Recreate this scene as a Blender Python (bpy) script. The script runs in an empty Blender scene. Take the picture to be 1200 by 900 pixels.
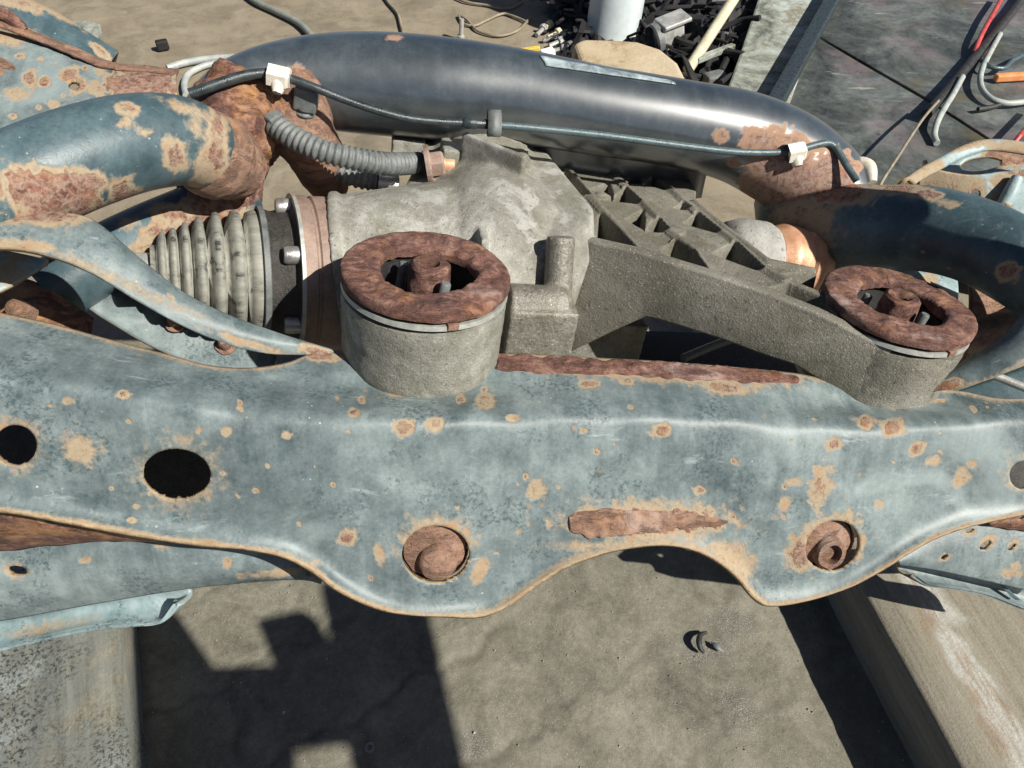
import bpy, bmesh, math, random
import numpy as np
from mathutils import Vector, Matrix, noise as mn
random.seed(7)
rng = np.random.default_rng(7)
SC = bpy.context.scene
COL = SC.collection

# ---------------------------------------------------------------- camera
H = 0.88; PITCH = math.radians(48.0); F = 900.0      # F: focal length in photo pixels (photo 1200 px wide)
cd = bpy.data.cameras.new('camera'); cam = bpy.data.objects.new('camera', cd); COL.objects.link(cam)
cam.location = (0, 0, H); cam.rotation_euler = (math.radians(90) - PITCH, 0, 0)
cd.sensor_width = 36; cd.lens = 36 * F / 1200; cd.clip_start = 0.02; cd.clip_end = 500
SC.camera = cam
# ---------------------------------------------------------------- sky and sun
SUN = Vector((0.61, -0.38, 0.67)).normalized()
w = bpy.data.worlds.new('World'); SC.world = w; w.use_nodes = True
wn = w.node_tree.nodes; bg = wn['Background']
sky = wn.new('ShaderNodeTexSky'); sky.sky_type = 'NISHITA'; sky.sun_disc = False
sky.sun_elevation = math.asin(SUN.z); sky.sun_rotation = math.atan2(SUN.x, SUN.y)
w.node_tree.links.new(sky.outputs[0], bg.inputs[0]); bg.inputs[1].default_value = 0.05; sky.air_density = 0.5; sky.dust_density = 0.9
SC.cycles.diffuse_bounces = 3
sd = bpy.data.lights.new('sun', 'SUN'); sd.energy = 5.0; sd.angle = math.radians(0.5); sd.color = (1, 0.955, 0.87)
so = bpy.data.objects.new('sun', sd); COL.objects.link(so)
so.rotation_euler = (-SUN).to_track_quat('-Z', 'Y').to_euler(); so.location = SUN * 5
SC.view_settings.view_transform = 'Standard'; SC.view_settings.look = 'None'
SC.view_settings.exposure = 0.6; SC.view_settings.gamma = 1; SC.view_settings.use_curve_mapping = False

# ---------------------------------------------------------------- where things stand
CX = Vector((1, 0, 0)); FW = Vector((0, math.cos(PITCH), -math.sin(PITCH))); UP = Vector((0, math.sin(PITCH), math.cos(PITCH)))
CAM = Vector((0, 0, H))
def ray(px, py): return FW + CX * ((px - 600) / F) + UP * ((450 - py) / F)
def pd(px, py, d): return CAM + ray(px, py) * d                      # point at distance d along the axis
def pz(px, py, z=0.0):                                              # point on the horizontal plane z
    r = ray(px, py); return CAM + r * ((z - H) / r.z)
def pp(px, py, o, n):
    r = ray(px, py); return CAM + r * ((o - CAM).dot(n) / r.dot(n))
def proj(p):
    v = Vector(p) - CAM; d = v.dot(FW); return 600 + F * v.dot(CX) / d, 450 - F * v.dot(UP) / d, d
# frame of the tilted assembly: RR along the axle, BB to the back, UU out of the bushes
O1 = pd(500, 314, 0.477); O2 = pd(1055, 352, 0.549)
UU = (CX * 0.13 + UP * 0.80 - FW * 0.59).normalized()
RR = (O2 - O1); RR = (RR - UU * RR.dot(UU)).normalized(); BB = UU.cross(RR).normalized()
def pa(px, py, c): return pp(px, py, O1 + UU * c, UU)

# ---------------------------------------------------------------- materials
class NB:
    def __init__(s, name):
        s.m = bpy.data.materials.new(name); s.m.use_nodes = True; s.t = s.m.node_tree
        s.b = s.t.nodes['Principled BSDF']; s.tc = s.t.nodes.new('ShaderNodeTexCoord').outputs['Object']
    def put(s, inp, v):
        if isinstance(v, bpy.types.NodeSocket): s.t.links.new(v, inp)
        elif isinstance(v, (tuple, list)) and len(v) == 3 and inp.type == 'RGBA': inp.default_value = (*v, 1)
        elif isinstance(v, (int, float)) and inp.type == 'RGBA': inp.default_value = (v, v, v, 1)
        else: inp.default_value = v
    def noise(s, scale, detail=5, rough=0.6, dist=0.0, vec=None):
        n = s.t.nodes.new('ShaderNodeTexNoise'); s.put(n.inputs['Vector'], vec or s.tc)
        n.inputs['Scale'].default_value = scale; n.inputs['Detail'].default_value = detail
        n.inputs['Roughness'].default_value = rough; n.inputs['Distortion'].default_value = dist
        return n.outputs['Fac']
    def stretch(s, sx, sy, sz, rot=(0, 0, 0)):
        n = s.t.nodes.new('ShaderNodeMapping'); s.put(n.inputs['Vector'], s.tc)
        n.inputs['Scale'].default_value = (sx, sy, sz); n.inputs['Rotation'].default_value = rot
        return n.outputs[0]
    def voro(s, scale, feat='F1', vec=None, out='Distance', rnd=1.0):
        n = s.t.nodes.new('ShaderNodeTexVoronoi'); n.feature = feat; s.put(n.inputs['Vector'], vec or s.tc)
        n.inputs['Scale'].default_value = scale; n.inputs['Randomness'].default_value = rnd
        return n.outputs[out]
    def ramp(s, f, *st, mode='LINEAR'):
        n = s.t.nodes.new('ShaderNodeValToRGB'); s.put(n.inputs[0], f); n.color_ramp.interpolation = mode
        e = n.color_ramp.elements
        while len(e) < len(st): e.new(0.5)
        for k, (p, c) in enumerate(st):
            e[k].position = p; e[k].color = (c, c, c, 1) if isinstance(c, (int, float)) else (*c, 1)
        return n.outputs[0]
    def mix(s, f, a, b, mode='MIX'):
        n = s.t.nodes.new('ShaderNodeMix'); n.data_type = 'RGBA'; n.blend_type = mode
        s.put(n.inputs[0], f); s.put(n.inputs[6], a); s.put(n.inputs[7], b); return n.outputs[2]
    def math(s, op, a, b=0.0, c=None):
        n = s.t.nodes.new('ShaderNodeMath'); n.operation = op; s.put(n.inputs[0], a); s.put(n.inputs[1], b)
        if c is not None: s.put(n.inputs[2], c)
        return n.outputs[0]
    def step(s, v, lo, hi):
        n = s.t.nodes.new('ShaderNodeMapRange'); n.interpolation_type = 'SMOOTHSTEP'; s.put(n.inputs[0], v)
        n.inputs[1].default_value = lo; n.inputs[2].default_value = hi; return n.outputs[0]
    def attr(s, name):
        n = s.t.nodes.new('ShaderNodeAttribute'); n.attribute_name = name; return n.outputs['Fac']
    def bump(s, h, strength=0.5, dist=0.002, prev=None):
        n = s.t.nodes.new('ShaderNodeBump'); s.put(n.inputs['Height'], h)
        n.inputs['Strength'].default_value = strength; n.inputs['Distance'].default_value = dist
        if prev is not None: s.t.links.new(prev, n.inputs['Normal'])
        return n.outputs[0]
    def done(s, col, rough=0.6, metal=0.0, normal=None, **kw):
        s.put(s.b.inputs['Base Color'], col); s.put(s.b.inputs['Roughness'], rough); s.put(s.b.inputs['Metallic'], metal)
        if normal is not None: s.t.links.new(normal, s.b.inputs['Normal'])
        for k, v in kw.items(): s.put(s.b.inputs[k.replace('_', ' ')], v)
        return s.m

def rust_colour(n):
    a = n.noise(170, 6, 0.7, 0.4); b = n.noise(45, 3, 0.6)
    c = n.ramp(a, (0.28, (0.035, 0.014, 0.010)), (0.42, (0.115, 0.048, 0.034)), (0.55, (0.20, 0.095, 0.068)), (0.72, (0.34, 0.21, 0.16)))
    o = n.ramp(b, (0.52, 0.0), (0.68, 0.6))
    return n.mix(o, c, (0.30, 0.13, 0.04)), a

def worn_paint(name, lo, mid, hi, rough=(0.42, 0.6), wear=1.0, tan=(0.285, 0.225, 0.15), core=True, bmp=0.55, coat=0.0, spec=0.5):
    n = NB(name)
    big = n.math('ADD', n.math('MULTIPLY', n.noise(15, 5, 0.62, 0.3), 0.5), n.math('MULTIPLY', n.noise(5.5, 3, 0.5, 0.4), 0.5)); med = n.noise(70, 6, 0.7); fine = n.noise(420, 4, 0.65)
    v = n.math('ADD', n.math('MULTIPLY', big, 0.58), n.math('ADD', n.math('MULTIPLY', med, 0.28), n.math('MULTIPLY', fine, 0.14)))
    dr = n.noise(26, 5, 0.65, 0.2, vec=n.stretch(3.2, 0.5, 0.45)); v = n.math('ADD', v, n.math('MULTIPLY', n.math('SUBTRACT', dr, 0.5), 0.22))
    col = n.ramp(v, (0.38, lo), (0.50, mid), (0.63, hi))
    # chalky specks and scuffs
    sp = n.voro(160, out='Distance'); spm = n.math('MULTIPLY', n.step(n.math('ADD', sp, n.math('MULTIPLY', n.math('SUBTRACT', fine, 0.5), 0.35)), 0.12, 0.03), n.step(n.noise(30, 3, 0.6), 0.54, 0.62))
    col = n.mix(n.math('MULTIPLY', spm, 0.65 * wear), col, (0.50, 0.55, 0.54))
    st = n.noise(60, 6, 0.7, 0.6, vec=n.stretch(0.25, 1.6, 1.2, (0.2, 0.5, 0.5)))
    col = n.mix(n.math('MULTIPLY', n.step(st, 0.60, 0.74), 0.35 * wear), col, (0.48, 0.55, 0.55))
    dk = n.math('MULTIPLY', n.step(n.noise(210, 4, 0.75), 0.60, 0.68), n.step(big, 0.52, 0.44))
    col = n.mix(n.math('MULTIPLY', dk, 0.55 * wear), col, (0.04, 0.055, 0.06))
    dk2 = n.math('MULTIPLY', n.step(n.noise(330, 4, 0.8), 0.47, 0.60), n.step(n.noise(24, 6, 0.72, 0.3), 0.50, 0.60))
    col = n.mix(n.math('MULTIPLY', dk2, 0.75 * wear), col, (0.035, 0.06, 0.066))
    hz = n.step(n.noise(9, 5, 0.6, 0.6), 0.53, 0.68); col = n.mix(n.math('MULTIPLY', hz, 0.40 * wear), col, tuple(min(1, h * 1.35 + 0.02) for h in hi))
    # rust: the attribute says where, noise frays the edge
    r = n.math('ADD', n.attr('rust'), n.math('ADD', n.math('MULTIPLY', n.math('SUBTRACT', med, 0.5), 0.6), n.math('MULTIPLY', n.math('SUBTRACT', fine, 0.5), 0.35)))
    tn = n.mix(n.step(fine, 0.35, 0.7), tan, tuple(min(1, t * 1.12 + 0.01) for t in tan))
    tn = n.mix(n.math('MULTIPLY', n.step(med, 0.5, 0.66), 0.7), tn, (0.30, 0.185, 0.10))
    tn = n.mix(n.math('MULTIPLY', n.step(n.noise(260, 5, 0.8, 0.4), 0.52, 0.64), 0.65), tn, (0.21, 0.125, 0.07))
    rc, ra = rust_colour(n)
    m1 = n.step(r, -0.12, 0.26); m2 = n.step(r, 0.38, 0.52); rc = n.mix(n.step(n.noise(240, 6, 0.75, 0.5), 0.42, 0.62), rc, (0.27, 0.195, 0.145))
    col = n.mix(m1, col, tn)
    if core: col = n.mix(m2, col, rc)
    # tiny natural rust freckles
    fr = n.math('MULTIPLY', n.step(n.voro(55, out='Distance'), 0.13, 0.05), n.step(n.noise(17, 2, 0.5), 0.57, 0.63))
    col = n.mix(n.math('MULTIPLY', fr, 0.8 * wear), col, (0.30, 0.19, 0.10))
    rg = n.mix(m1, n.ramp(v, (0.35, rough[0]), (0.65, rough[1])), 0.9)
    hgt = n.math('ADD', n.math('MULTIPLY', fine, 0.25), n.math('ADD', n.math('MULTIPLY', m1, -0.4), n.math('MULTIPLY', n.math('MULTIPLY', ra, m2), 1.6)))
    return n.done(col, rg, 0.0, n.bump(hgt, bmp, 0.0012), Coat_Weight=n.mix(m1, (coat, coat, coat), 0.0) if coat else 0.0, Coat_Roughness=0.27, Coat_IOR=1.9 if coat else 1.5, Specular_IOR_Level=spec)

def crust(name, tint=None, orange=0.3):
    n = NB(name); c, a = rust_colour(n)
    f = n.noise(520, 5, 0.7); big = n.noise(26, 4, 0.6, 0.5)
    c = n.mix(n.step(big, 0.56, 0.70), c, (0.36, 0.26, 0.23)) if orange < 0.5 else n.mix(n.step(big, 0.44, 0.62), c, (0.29, 0.145, 0.06))
    c = n.mix(n.math('MULTIPLY', n.step(f, 0.58, 0.75), 0.5), c, (0.40, 0.29, 0.22))
    gr = n.noise(70, 6, 0.8, 0.6, vec=n.stretch(0.45, 1.3, 1.3)); c = n.mix(n.math('MULTIPLY', n.step(gr, 0.53, 0.62), 0.8), c, (0.045, 0.02, 0.014)); c = n.mix(n.math('MULTIPLY', n.step(gr, 0.47, 0.40), 0.35), c, (0.36, 0.25, 0.19))
    c = n.mix(n.math('MULTIPLY', n.step(n.noise(33, 5, 0.75, 0.8), 0.50, 0.60), 0.55), c, (0.07, 0.032, 0.028))
    c = n.mix(n.math('MULTIPLY', n.step(n.noise(38, 4, 0.7, 0.7), 0.55, 0.66), 0.7), c, (0.085, 0.036, 0.036)); c = n.mix(n.math('MULTIPLY', n.step(n.noise(47, 5, 0.75, 0.3), 0.60, 0.70), 0.6), c, (0.27, 0.175, 0.07))
    if tint: c = n.mix(0.45 if tint[0] > .2 else 0.25, c, tint)
    h = n.math('ADD', n.math('MULTIPLY', a, 0.8), n.math('ADD', n.math('MULTIPLY', f, 0.5), n.math('MULTIPLY', n.step(gr, 0.60, 0.50), 0.5)))
    return n.done(c, 0.82, 0.0, n.bump(h, 0.85, 0.0016))

def cast(name, lo, mid, hi, grain=900, spark=0.5, rough=0.62, pale=0.0):
    n = NB(name)
    big = n.noise(16, 4, 0.6, 0.4); g = n.noise(grain, 3, 0.8); m = n.noise(120, 6, 0.7)
    v = n.math('ADD', n.math('MULTIPLY', big, 0.5), n.math('ADD', n.math('MULTIPLY', m, 0.25), n.math('MULTIPLY', g, 0.25)))
    c = n.ramp(v, (0.37, lo), (0.5, mid), (0.63, hi))
    s = n.voro(grain * 0.55); sm = n.math('MULTIPLY', n.step(s, 0.2, 0.08), spark)
    c = n.mix(sm, c, (0.52, 0.50, 0.44))
    c = n.mix(n.math('MULTIPLY', n.step(n.noise(24, 5, 0.65, 0.4), 0.54, 0.62), pale), c, (0.50, 0.50, 0.47))
    c = n.mix(n.math('MULTIPLY', n.step(n.noise(19, 6, 0.72, 0.6), 0.50, 0.62), 0.6), c, tuple(x * 0.62 for x in mid[:2]) + (mid[2] * 0.5,))
    c = n.mix(n.math('MULTIPLY', n.step(n.noise(grain * 0.5, 2, 0.5), 0.60, 0.72), 0.6), c, tuple(x * 0.4 for x in lo))
    return n.done(c, n.ramp(g, (0.3, rough - 0.1), (0.7, rough + 0.25)), 0.15, n.bump(n.math('ADD', g, n.math('MULTIPLY', m, 0.8)), 0.8, 0.0011))

def plain(name, c1, c2, scale=40, rough=0.6, metal=0.0, bmp=0.3, dist=0.001, detail=5):
    n = NB(name); a = n.noise(scale, detail, 0.65, 0.3); f = n.noise(scale * 9, 4, 0.7)
    col = n.ramp(n.math('ADD', n.math('MULTIPLY', a, 0.7), n.math('MULTIPLY', f, 0.3)), (0.36, c1), (0.64, c2))
    return n.done(col, n.ramp(a, (0.3, max(0.05, rough - 0.12)), (0.7, min(1, rough + 0.12))), metal, n.bump(f, bmp, dist))

M = {}
M['paint'] = worn_paint('worn_blue_grey_paint', (0.05, 0.071, 0.077), (0.122, 0.156, 0.160), (0.232, 0.276, 0.273), rough=(0.44, 0.58), spec=0.5)
M['paint_dark'] = worn_paint('dark_blue_paint', (0.025, 0.045, 0.055), (0.05, 0.085, 0.098), (0.10, 0.15, 0.165), rough=(0.36, 0.5), wear=0.85)
M['paint_pale'] = worn_paint('pale_scuffed_paint', (0.13, 0.19, 0.20), (0.23, 0.31, 0.32), (0.38, 0.45, 0.45))
M['paint_black'] = worn_paint('glossy_black_paint', (0.020, 0.027, 0.032), (0.036, 0.047, 0.054), (0.07, 0.088, 0.096), rough=(0.30, 0.40), wear=0.12, tan=(0.27, 0.155, 0.095), bmp=0.06, coat=1.0, spec=1.0)
M['edge'] = plain('rusty_cut_edge', (0.22, 0.13, 0.065), (0.52, 0.40, 0.24), 160, 0.9, 0, 0.8, 0.0015)
M['crust'] = crust('flaking_rust', (0.10, 0.045, 0.036)); M['crust_orange'] = crust('orange_rust', None, 0.8)
M['crust_pale'] = crust('dusty_rust', (0.27, 0.175, 0.115))
M['alu'] = cast('dusty_cast_aluminium', (0.15, 0.143, 0.118), (0.26, 0.252, 0.217), (0.47, 0.465, 0.425), pale=0.5)
M['alu_rough'] = cast('sand_cast_aluminium', (0.115, 0.107, 0.083), (0.18, 0.17, 0.138), (0.27, 0.258, 0.218), 620, 0.75)
M['alu_bush'] = cast('pale_sand_cast_aluminium', (0.15, 0.145, 0.12), (0.235, 0.23, 0.195), (0.40, 0.395, 0.35), 700, 0.5, pale=0.4)
M['alu_pale'] = cast('pale_smooth_aluminium', (0.24, 0.238, 0.22), (0.36, 0.355, 0.33), (0.50, 0.495, 0.46), 500, 0.3)
M['alu_oily'] = cast('oily_cast_aluminium', (0.10, 0.092, 0.074), (0.19, 0.18, 0.15), (0.36, 0.35, 0.31), 420, 0.5, 0.36, pale=0.3)
M['grime'] = plain('black_greasy_grime', (0.012, 0.011, 0.010), (0.06, 0.055, 0.048), 60, 0.55, 0.1, 0.8, 0.002)  # real grime on the boot carrier, painted shade on the hollow and gap plates
M['ring'] = plain('pale_alloy_ring', (0.28, 0.29, 0.27), (0.45, 0.45, 0.41), 150, 0.45, 0.3)
M['rubber'] = plain('black_rubber', (0.012, 0.012, 0.012), (0.03, 0.03, 0.03), 90, 0.6)
M['hose'] = plain('dusty_grey_plastic', (0.075, 0.083, 0.083), (0.17, 0.18, 0.175), 120, 0.5)
M['boot'] = None
M['pink'] = plain('primer_pink_steel', (0.16, 0.105, 0.082), (0.31, 0.225, 0.18), 60, 0.6, 0.1, 0.4)
M['steel'] = plain('bare_steel', (0.30, 0.29, 0.27), (0.55, 0.53, 0.50), 130, 0.35, 0.7)
M['brass'] = plain('pale_brass', (0.72, 0.66, 0.50), (0.92, 0.89, 0.80), 200, 0.25, 0.25)  # sun glint put into the colour: near-white base, little metal
M['copper'] = plain('copper_coloured_steel', (0.42, 0.21, 0.12), (0.62, 0.36, 0.22), 70, 0.42, 0.2)
M['pipe'] = plain('black_coated_pipe', (0.014, 0.02, 0.022), (0.045, 0.058, 0.062), 140, 0.30)
M['pipe_teal'] = plain('blue_grey_coated_pipe', (0.045, 0.075, 0.082), (0.09, 0.13, 0.14), 140, 0.28)
n = NB('rubber_boot_scuffed'); a = n.noise(55, 5, 0.7, vec=n.stretch(0.5, 2.0, 2.0)); f = n.noise(300, 4, 0.7)
c = n.ramp(a, (0.37, (0.035, 0.036, 0.034)), (0.44, (0.17, 0.17, 0.145)), (0.65, (0.27, 0.265, 0.225)))
M['boot'] = n.done(c, 0.7, 0, n.bump(f, 0.3, 0.0006))
n = NB('clear_tape'); f = n.noise(60, 5, 0.7, 0.8)
M['tape'] = n.done(n.ramp(f, (0.35, (0.10, 0.13, 0.14)), (0.6, (0.32, 0.38, 0.40)), (0.75, (0.55, 0.6, 0.6))), 0.25, 0, n.bump(f, 0.4, 0.001))
# ground
n = NB('dusty_oily_paving'); big = n.noise(1.6, 5, 0.6, 0.4); mid = n.noise(11, 6, 0.68, 0.5); f = n.noise(160, 5, 0.75); ff = n.noise(600, 3, 0.7)
v = n.math('ADD', n.math('MULTIPLY', mid, 0.55), n.math('ADD', n.math('MULTIPLY', f, 0.3), n.math('MULTIPLY', ff, 0.15)))
col = n.ramp(v, (0.36, (0.075, 0.068, 0.05)), (0.5, (0.158, 0.148, 0.112)), (0.64, (0.25, 0.237, 0.188)))
brown = n.attr('mud')
mudc = n.ramp(v, (0.34, (0.155, 0.125, 0.085)), (0.5, (0.235, 0.195, 0.135)), (0.66, (0.285, 0.24, 0.175)))
col = n.mix(brown, col, mudc)
col = n.mix(n.math('MULTIPLY', n.step(n.noise(5.5, 5, 0.6, 0.5), 0.52, 0.64), 0.45), col, (0.105, 0.092, 0.066))
col = n.mix(n.math('MULTIPLY', n.attr('joint'), 0.55), col, (0.06, 0.055, 0.042))
sp = n.voro(420, out='Distance'); spk = n.math('MULTIPLY', n.step(sp, 0.20, 0.10), n.step(n.noise(70, 4, 0.7), 0.44, 0.60))
salt = n.attr('salt'); spk2 = n.math('MULTIPLY', n.step(n.voro(900, out='Distance'), 0.5, 0.2), n.step(n.math('ADD', salt, n.math('MULTIPLY', n.math('SUBTRACT', n.noise(60, 5, 0.7), 0.5), 1.6)), 0.35, 0.75))
spk = n.math('MULTIPLY', spk, n.math('SUBTRACT', 1.0, n.math('MULTIPLY', brown, 0.85)))
col = n.mix(n.math('MULTIPLY', spk, 0.75), col, (0.50, 0.49, 0.43))
wet = n.step(n.math('ADD', salt, n.math('MULTIPLY', n.math('SUBTRACT', n.noise(40, 4, 0.6), 0.5), 0.8)), 0.45, 0.8)
col = n.mix(n.math('MULTIPLY', wet, 0.55), col, (0.085, 0.078, 0.06))
col = n.mix(n.math('MULTIPLY', spk2, 0.5), col, (0.46, 0.45, 0.41))
oil = n.attr('oil'); oilm = n.step(n.math('ADD', oil, n.math('MULTIPLY', n.math('SUBTRACT', mid, 0.5), 1.2)), 0.35, 0.65)
col = n.mix(oilm, col, n.ramp(f, (0.4, (0.010, 0.010, 0.010)), (0.7, (0.035, 0.033, 0.03))))
hh = n.math('ADD', n.math('MULTIPLY', f, 0.5), n.math('ADD', n.math('MULTIPLY', ff, 0.25), mid))
M['ground'] = n.done(col, n.ramp(mid, (0.35, 0.62), (0.65, 0.92)), 0, n.bump(hh, 0.5, 0.003))
# timber beams
n = NB('flaking_painted_timber'); g = n.noise(70, 6, 0.7, 0.2, vec=n.stretch(1, 0.09, 1)); f = n.noise(260, 5, 0.8); bigp = n.noise(9, 5, 0.65)
wood = n.ramp(n.math('ADD', n.math('MULTIPLY', g, 0.6), n.math('MULTIPLY', f, 0.4)), (0.34, (0.05, 0.045, 0.033)), (0.5, (0.17, 0.158, 0.118)), (0.66, (0.29, 0.275, 0.22)))
pm = n.math('MULTIPLY', n.step(f, 0.40, 0.50), n.step(bigp, 0.34, 0.44))
col = n.mix(n.math('MULTIPLY', pm, 0.6), wood, n.mix(n.step(bigp, 0.5, 0.62), (0.12, 0.145, 0.145), (0.27, 0.32, 0.33)))
blk = n.math('MULTIPLY', n.step(n.noise(230, 5, 0.8), 0.50, 0.58), n.step(n.noise(8, 3, 0.6), 0.36, 0.52))
col = n.mix(n.math('MULTIPLY', blk, 0.9), col, (0.015, 0.016, 0.015))
M['beam_painted'] = n.done(col, 0.85, 0, n.bump(n.math('ADD', g, f), 0.6, 0.002))
n = NB('weathered_yellowish_timber'); g = n.noise(75, 6, 0.7, 0.3, vec=n.stretch(1, 0.06, 1)); f = n.noise(320, 5, 0.8); bigp = n.noise(6.5, 3, 0.55, 0.4, vec=n.stretch(1.5, 0.5, 1))
wood = n.ramp(n.math('ADD', n.math('MULTIPLY', g, 0.65), n.math('MULTIPLY', f, 0.35)), (0.30, (0.085, 0.072, 0.05)), (0.47, (0.21, 0.188, 0.14)), (0.70, (0.31, 0.285, 0.225)))
col = n.mix(n.math('MULTIPLY', n.step(n.attr('lime'), 0.3, 0.6), 0.85), wood, n.ramp(f, (0.35, (0.30, 0.30, 0.26)), (0.65, (0.50, 0.50, 0.46))))
col = n.mix(n.math('MULTIPLY', n.step(n.noise(30, 5, 0.7, 0.3, vec=n.stretch(1, 0.16, 1)), 0.56, 0.68), 0.55), col, (0.20, 0.11, 0.045))
M['beam_wood'] = n.done(col, 0.85, 0, n.bump(n.math('ADD', g, f), 0.6, 0.002))
# stained sheet metal
n = NB('stained_sheet_metal'); a = n.noise(4.2, 7, 0.72, 0.9); b = n.noise(9, 6, 0.7, 0.5); f = n.noise(80, 5, 0.7)
col = n.ramp(n.math('ADD', n.math('MULTIPLY', a, 0.5), n.math('ADD', n.math('MULTIPLY', b, 0.35), n.math('MULTIPLY', f, 0.15))), (0.40, (0.035, 0.038, 0.036)), (0.5, (0.105, 0.117, 0.108)), (0.62, (0.225, 0.25, 0.235)))
col = n.mix(n.math('MULTIPLY', n.step(n.noise(4, 4, 0.6), 0.54, 0.66), 0.5), col, (0.24, 0.18, 0.19))
col = n.mix(n.math('MULTIPLY', n.step(n.noise(5.5, 4, 0.6, 0.2), 0.60, 0.72), 0.6), col, (0.16, 0.13, 0.06))
scr = n.noise(24, 5, 0.7, 0.2, vec=n.stretch(0.3, 1.7, 1, (0, 0, 0.35))); scm = n.math('MULTIPLY', n.step(scr, 0.60, 0.68), n.step(n.noise(3.4, 2, 0.5), 0.52, 0.6))
col = n.mix(n.math('MULTIPLY', n.step(n.noise(30, 5, 0.75, 0.3), 0.60, 0.68), 0.6), col, (0.03, 0.035, 0.032))
col = n.mix(n.math('MULTIPLY', scm, 0.75), col, (0.46, 0.45, 0.37))
M['sheet'] = n.done(col, n.ramp(b, (0.3, 0.30), (0.7, 0.6)), 0.35, n.bump(f, 0.25, 0.002))
n = NB('mottled_slab'); a = n.noise(7, 6, 0.7, 0.8); f = n.noise(60, 5, 0.75)
M['slab'] = n.done(n.mix(n.math('MULTIPLY', n.step(n.noise(13, 5, 0.7, 0.5), 0.55, 0.65), 0.7), n.ramp(n.math('ADD', n.math('MULTIPLY', a, 0.75), n.math('MULTIPLY', f, 0.25)), (0.38, (0.07, 0.08, 0.07)), (0.48, (0.24, 0.255, 0.21)), (0.60, (0.40, 0.44, 0.42))), (0.16, 0.13, 0.075)), 0.75, 0, n.bump(f, 0.7, 0.004))
M['old_plank'] = plain('old_grey_plank', (0.12, 0.10, 0.075), (0.27, 0.24, 0.19), 30, 0.85)
M['dark'] = plain('dark_grimy_plastic', (0.004, 0.004, 0.004), (0.016, 0.016, 0.017), 20, 0.75)  # near-black colour carries the shade lying over the scrap heap
M['stone'] = None
n = NB('sandy_stone'); a = n.noise(5, 5, 0.65, 0.5); f = n.noise(70, 5, 0.7)
M['stone'] = n.done(n.ramp(n.math('ADD', n.math('MULTIPLY', a, 0.8), n.math('MULTIPLY', f, 0.2)), (0.40, (0.22, 0.145, 0.075)), (0.47, (0.40, 0.315, 0.20)), (0.62, (0.47, 0.39, 0.27))), 0.9, 0, n.bump(f, 0.6, 0.004))
M['post'] = plain('pale_blue_grey_paint', (0.42, 0.48, 0.49), (0.58, 0.63, 0.63), 6, 0.5)
M['stick'] = plain('bare_wood', (0.42, 0.37, 0.24), (0.60, 0.55, 0.40), 30, 0.7)
M['cable_grey'] = plain('grey_green_cable', (0.16, 0.18, 0.15), (0.27, 0.29, 0.25), 30, 0.5)
M['cable_white'] = plain('dirty_white_cable', (0.25, 0.275, 0.26), (0.42, 0.44, 0.41), 30, 0.5)
M['wire_tan'] = plain('dusty_wire', (0.16, 0.135, 0.09), (0.30, 0.255, 0.18), 30, 0.6)
M['red'] = plain('red_wire', (0.35, 0.03, 0.03), (0.55, 0.10, 0.09), 60, 0.4)
M['orange'] = plain('orange_plastic', (0.55, 0.20, 0.06), (0.75, 0.32, 0.13), 60, 0.5)
M['yellow'] = plain('yellow_plastic', (0.55, 0.38, 0.04), (0.75, 0.55, 0.10), 60, 0.5)
M['white'] = plain('white_plastic', (0.60, 0.60, 0.57), (0.8, 0.8, 0.76), 60, 0.5)
M['alloy'] = plain('scuffed_alloy', (0.30, 0.30, 0.28), (0.55, 0.55, 0.52), 40, 0.45, 0.4)

# ---------------------------------------------------------------- mesh helpers
def thing(name, label, cat, loc, group=None):
    o = bpy.data.objects.new(name, None); o.empty_display_size = 0.03; COL.objects.link(o); o.location = loc
    o['label'] = label; o['category'] = cat
    if group: o['group'] = group
    return o
WORLD = {}
def base_of(parent):
    v = Vector((0, 0, 0)); p = parent
    while p is not None: v += p.location; p = p.parent
    return v
def mesh(name, verts, faces, mat, parent=None, loc=None, smooth=True, sharp=40, rust=None, mats=None, midx=None, attrs=None):
    me = bpy.data.meshes.new(name)
    org = Vector(loc) if loc is not None else (base_of(parent) if parent is not None else Vector((0, 0, 0)))
    me.from_pydata([tuple(Vector(v) - org) for v in verts], [], faces)
    for m_ in ([mat] + (mats or [])): me.materials.append(m_)
    if midx is not None: me.polygons.foreach_set('material_index', midx)
    if smooth:
        me.shade_smooth()
        if sharp: me.set_sharp_from_angle(angle=math.radians(sharp))
    ats = dict(attrs or {})
    if rust is not None: ats['rust'] = rust
    for k, v in ats.items():
        a_ = me.attributes.new(k, 'FLOAT', 'POINT'); a_.data.foreach_set('value', np.asarray(v, dtype=np.float32))
    me.update()
    o = bpy.data.objects.new(name, me); COL.objects.link(o)
    if parent is not None: o.parent = parent; o.location = org - base_of(parent)
    else: o.location = org
    return o
def tag(o, label=None, cat=None, group=None, kind=None):
    if label: o['label'] = label
    if cat: o['category'] = cat
    if group: o['group'] = group
    if kind: o['kind'] = kind
    return o
def solid(o, t, off=-1, rim=None):
    md = o.modifiers.new('thickness', 'SOLIDIFY'); md.thickness = t; md.offset = off; md.use_even_offset = False
    if rim: o.data.materials.append(rim); md.material_offset_rim = len(o.data.materials) - 1
    return o
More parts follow.
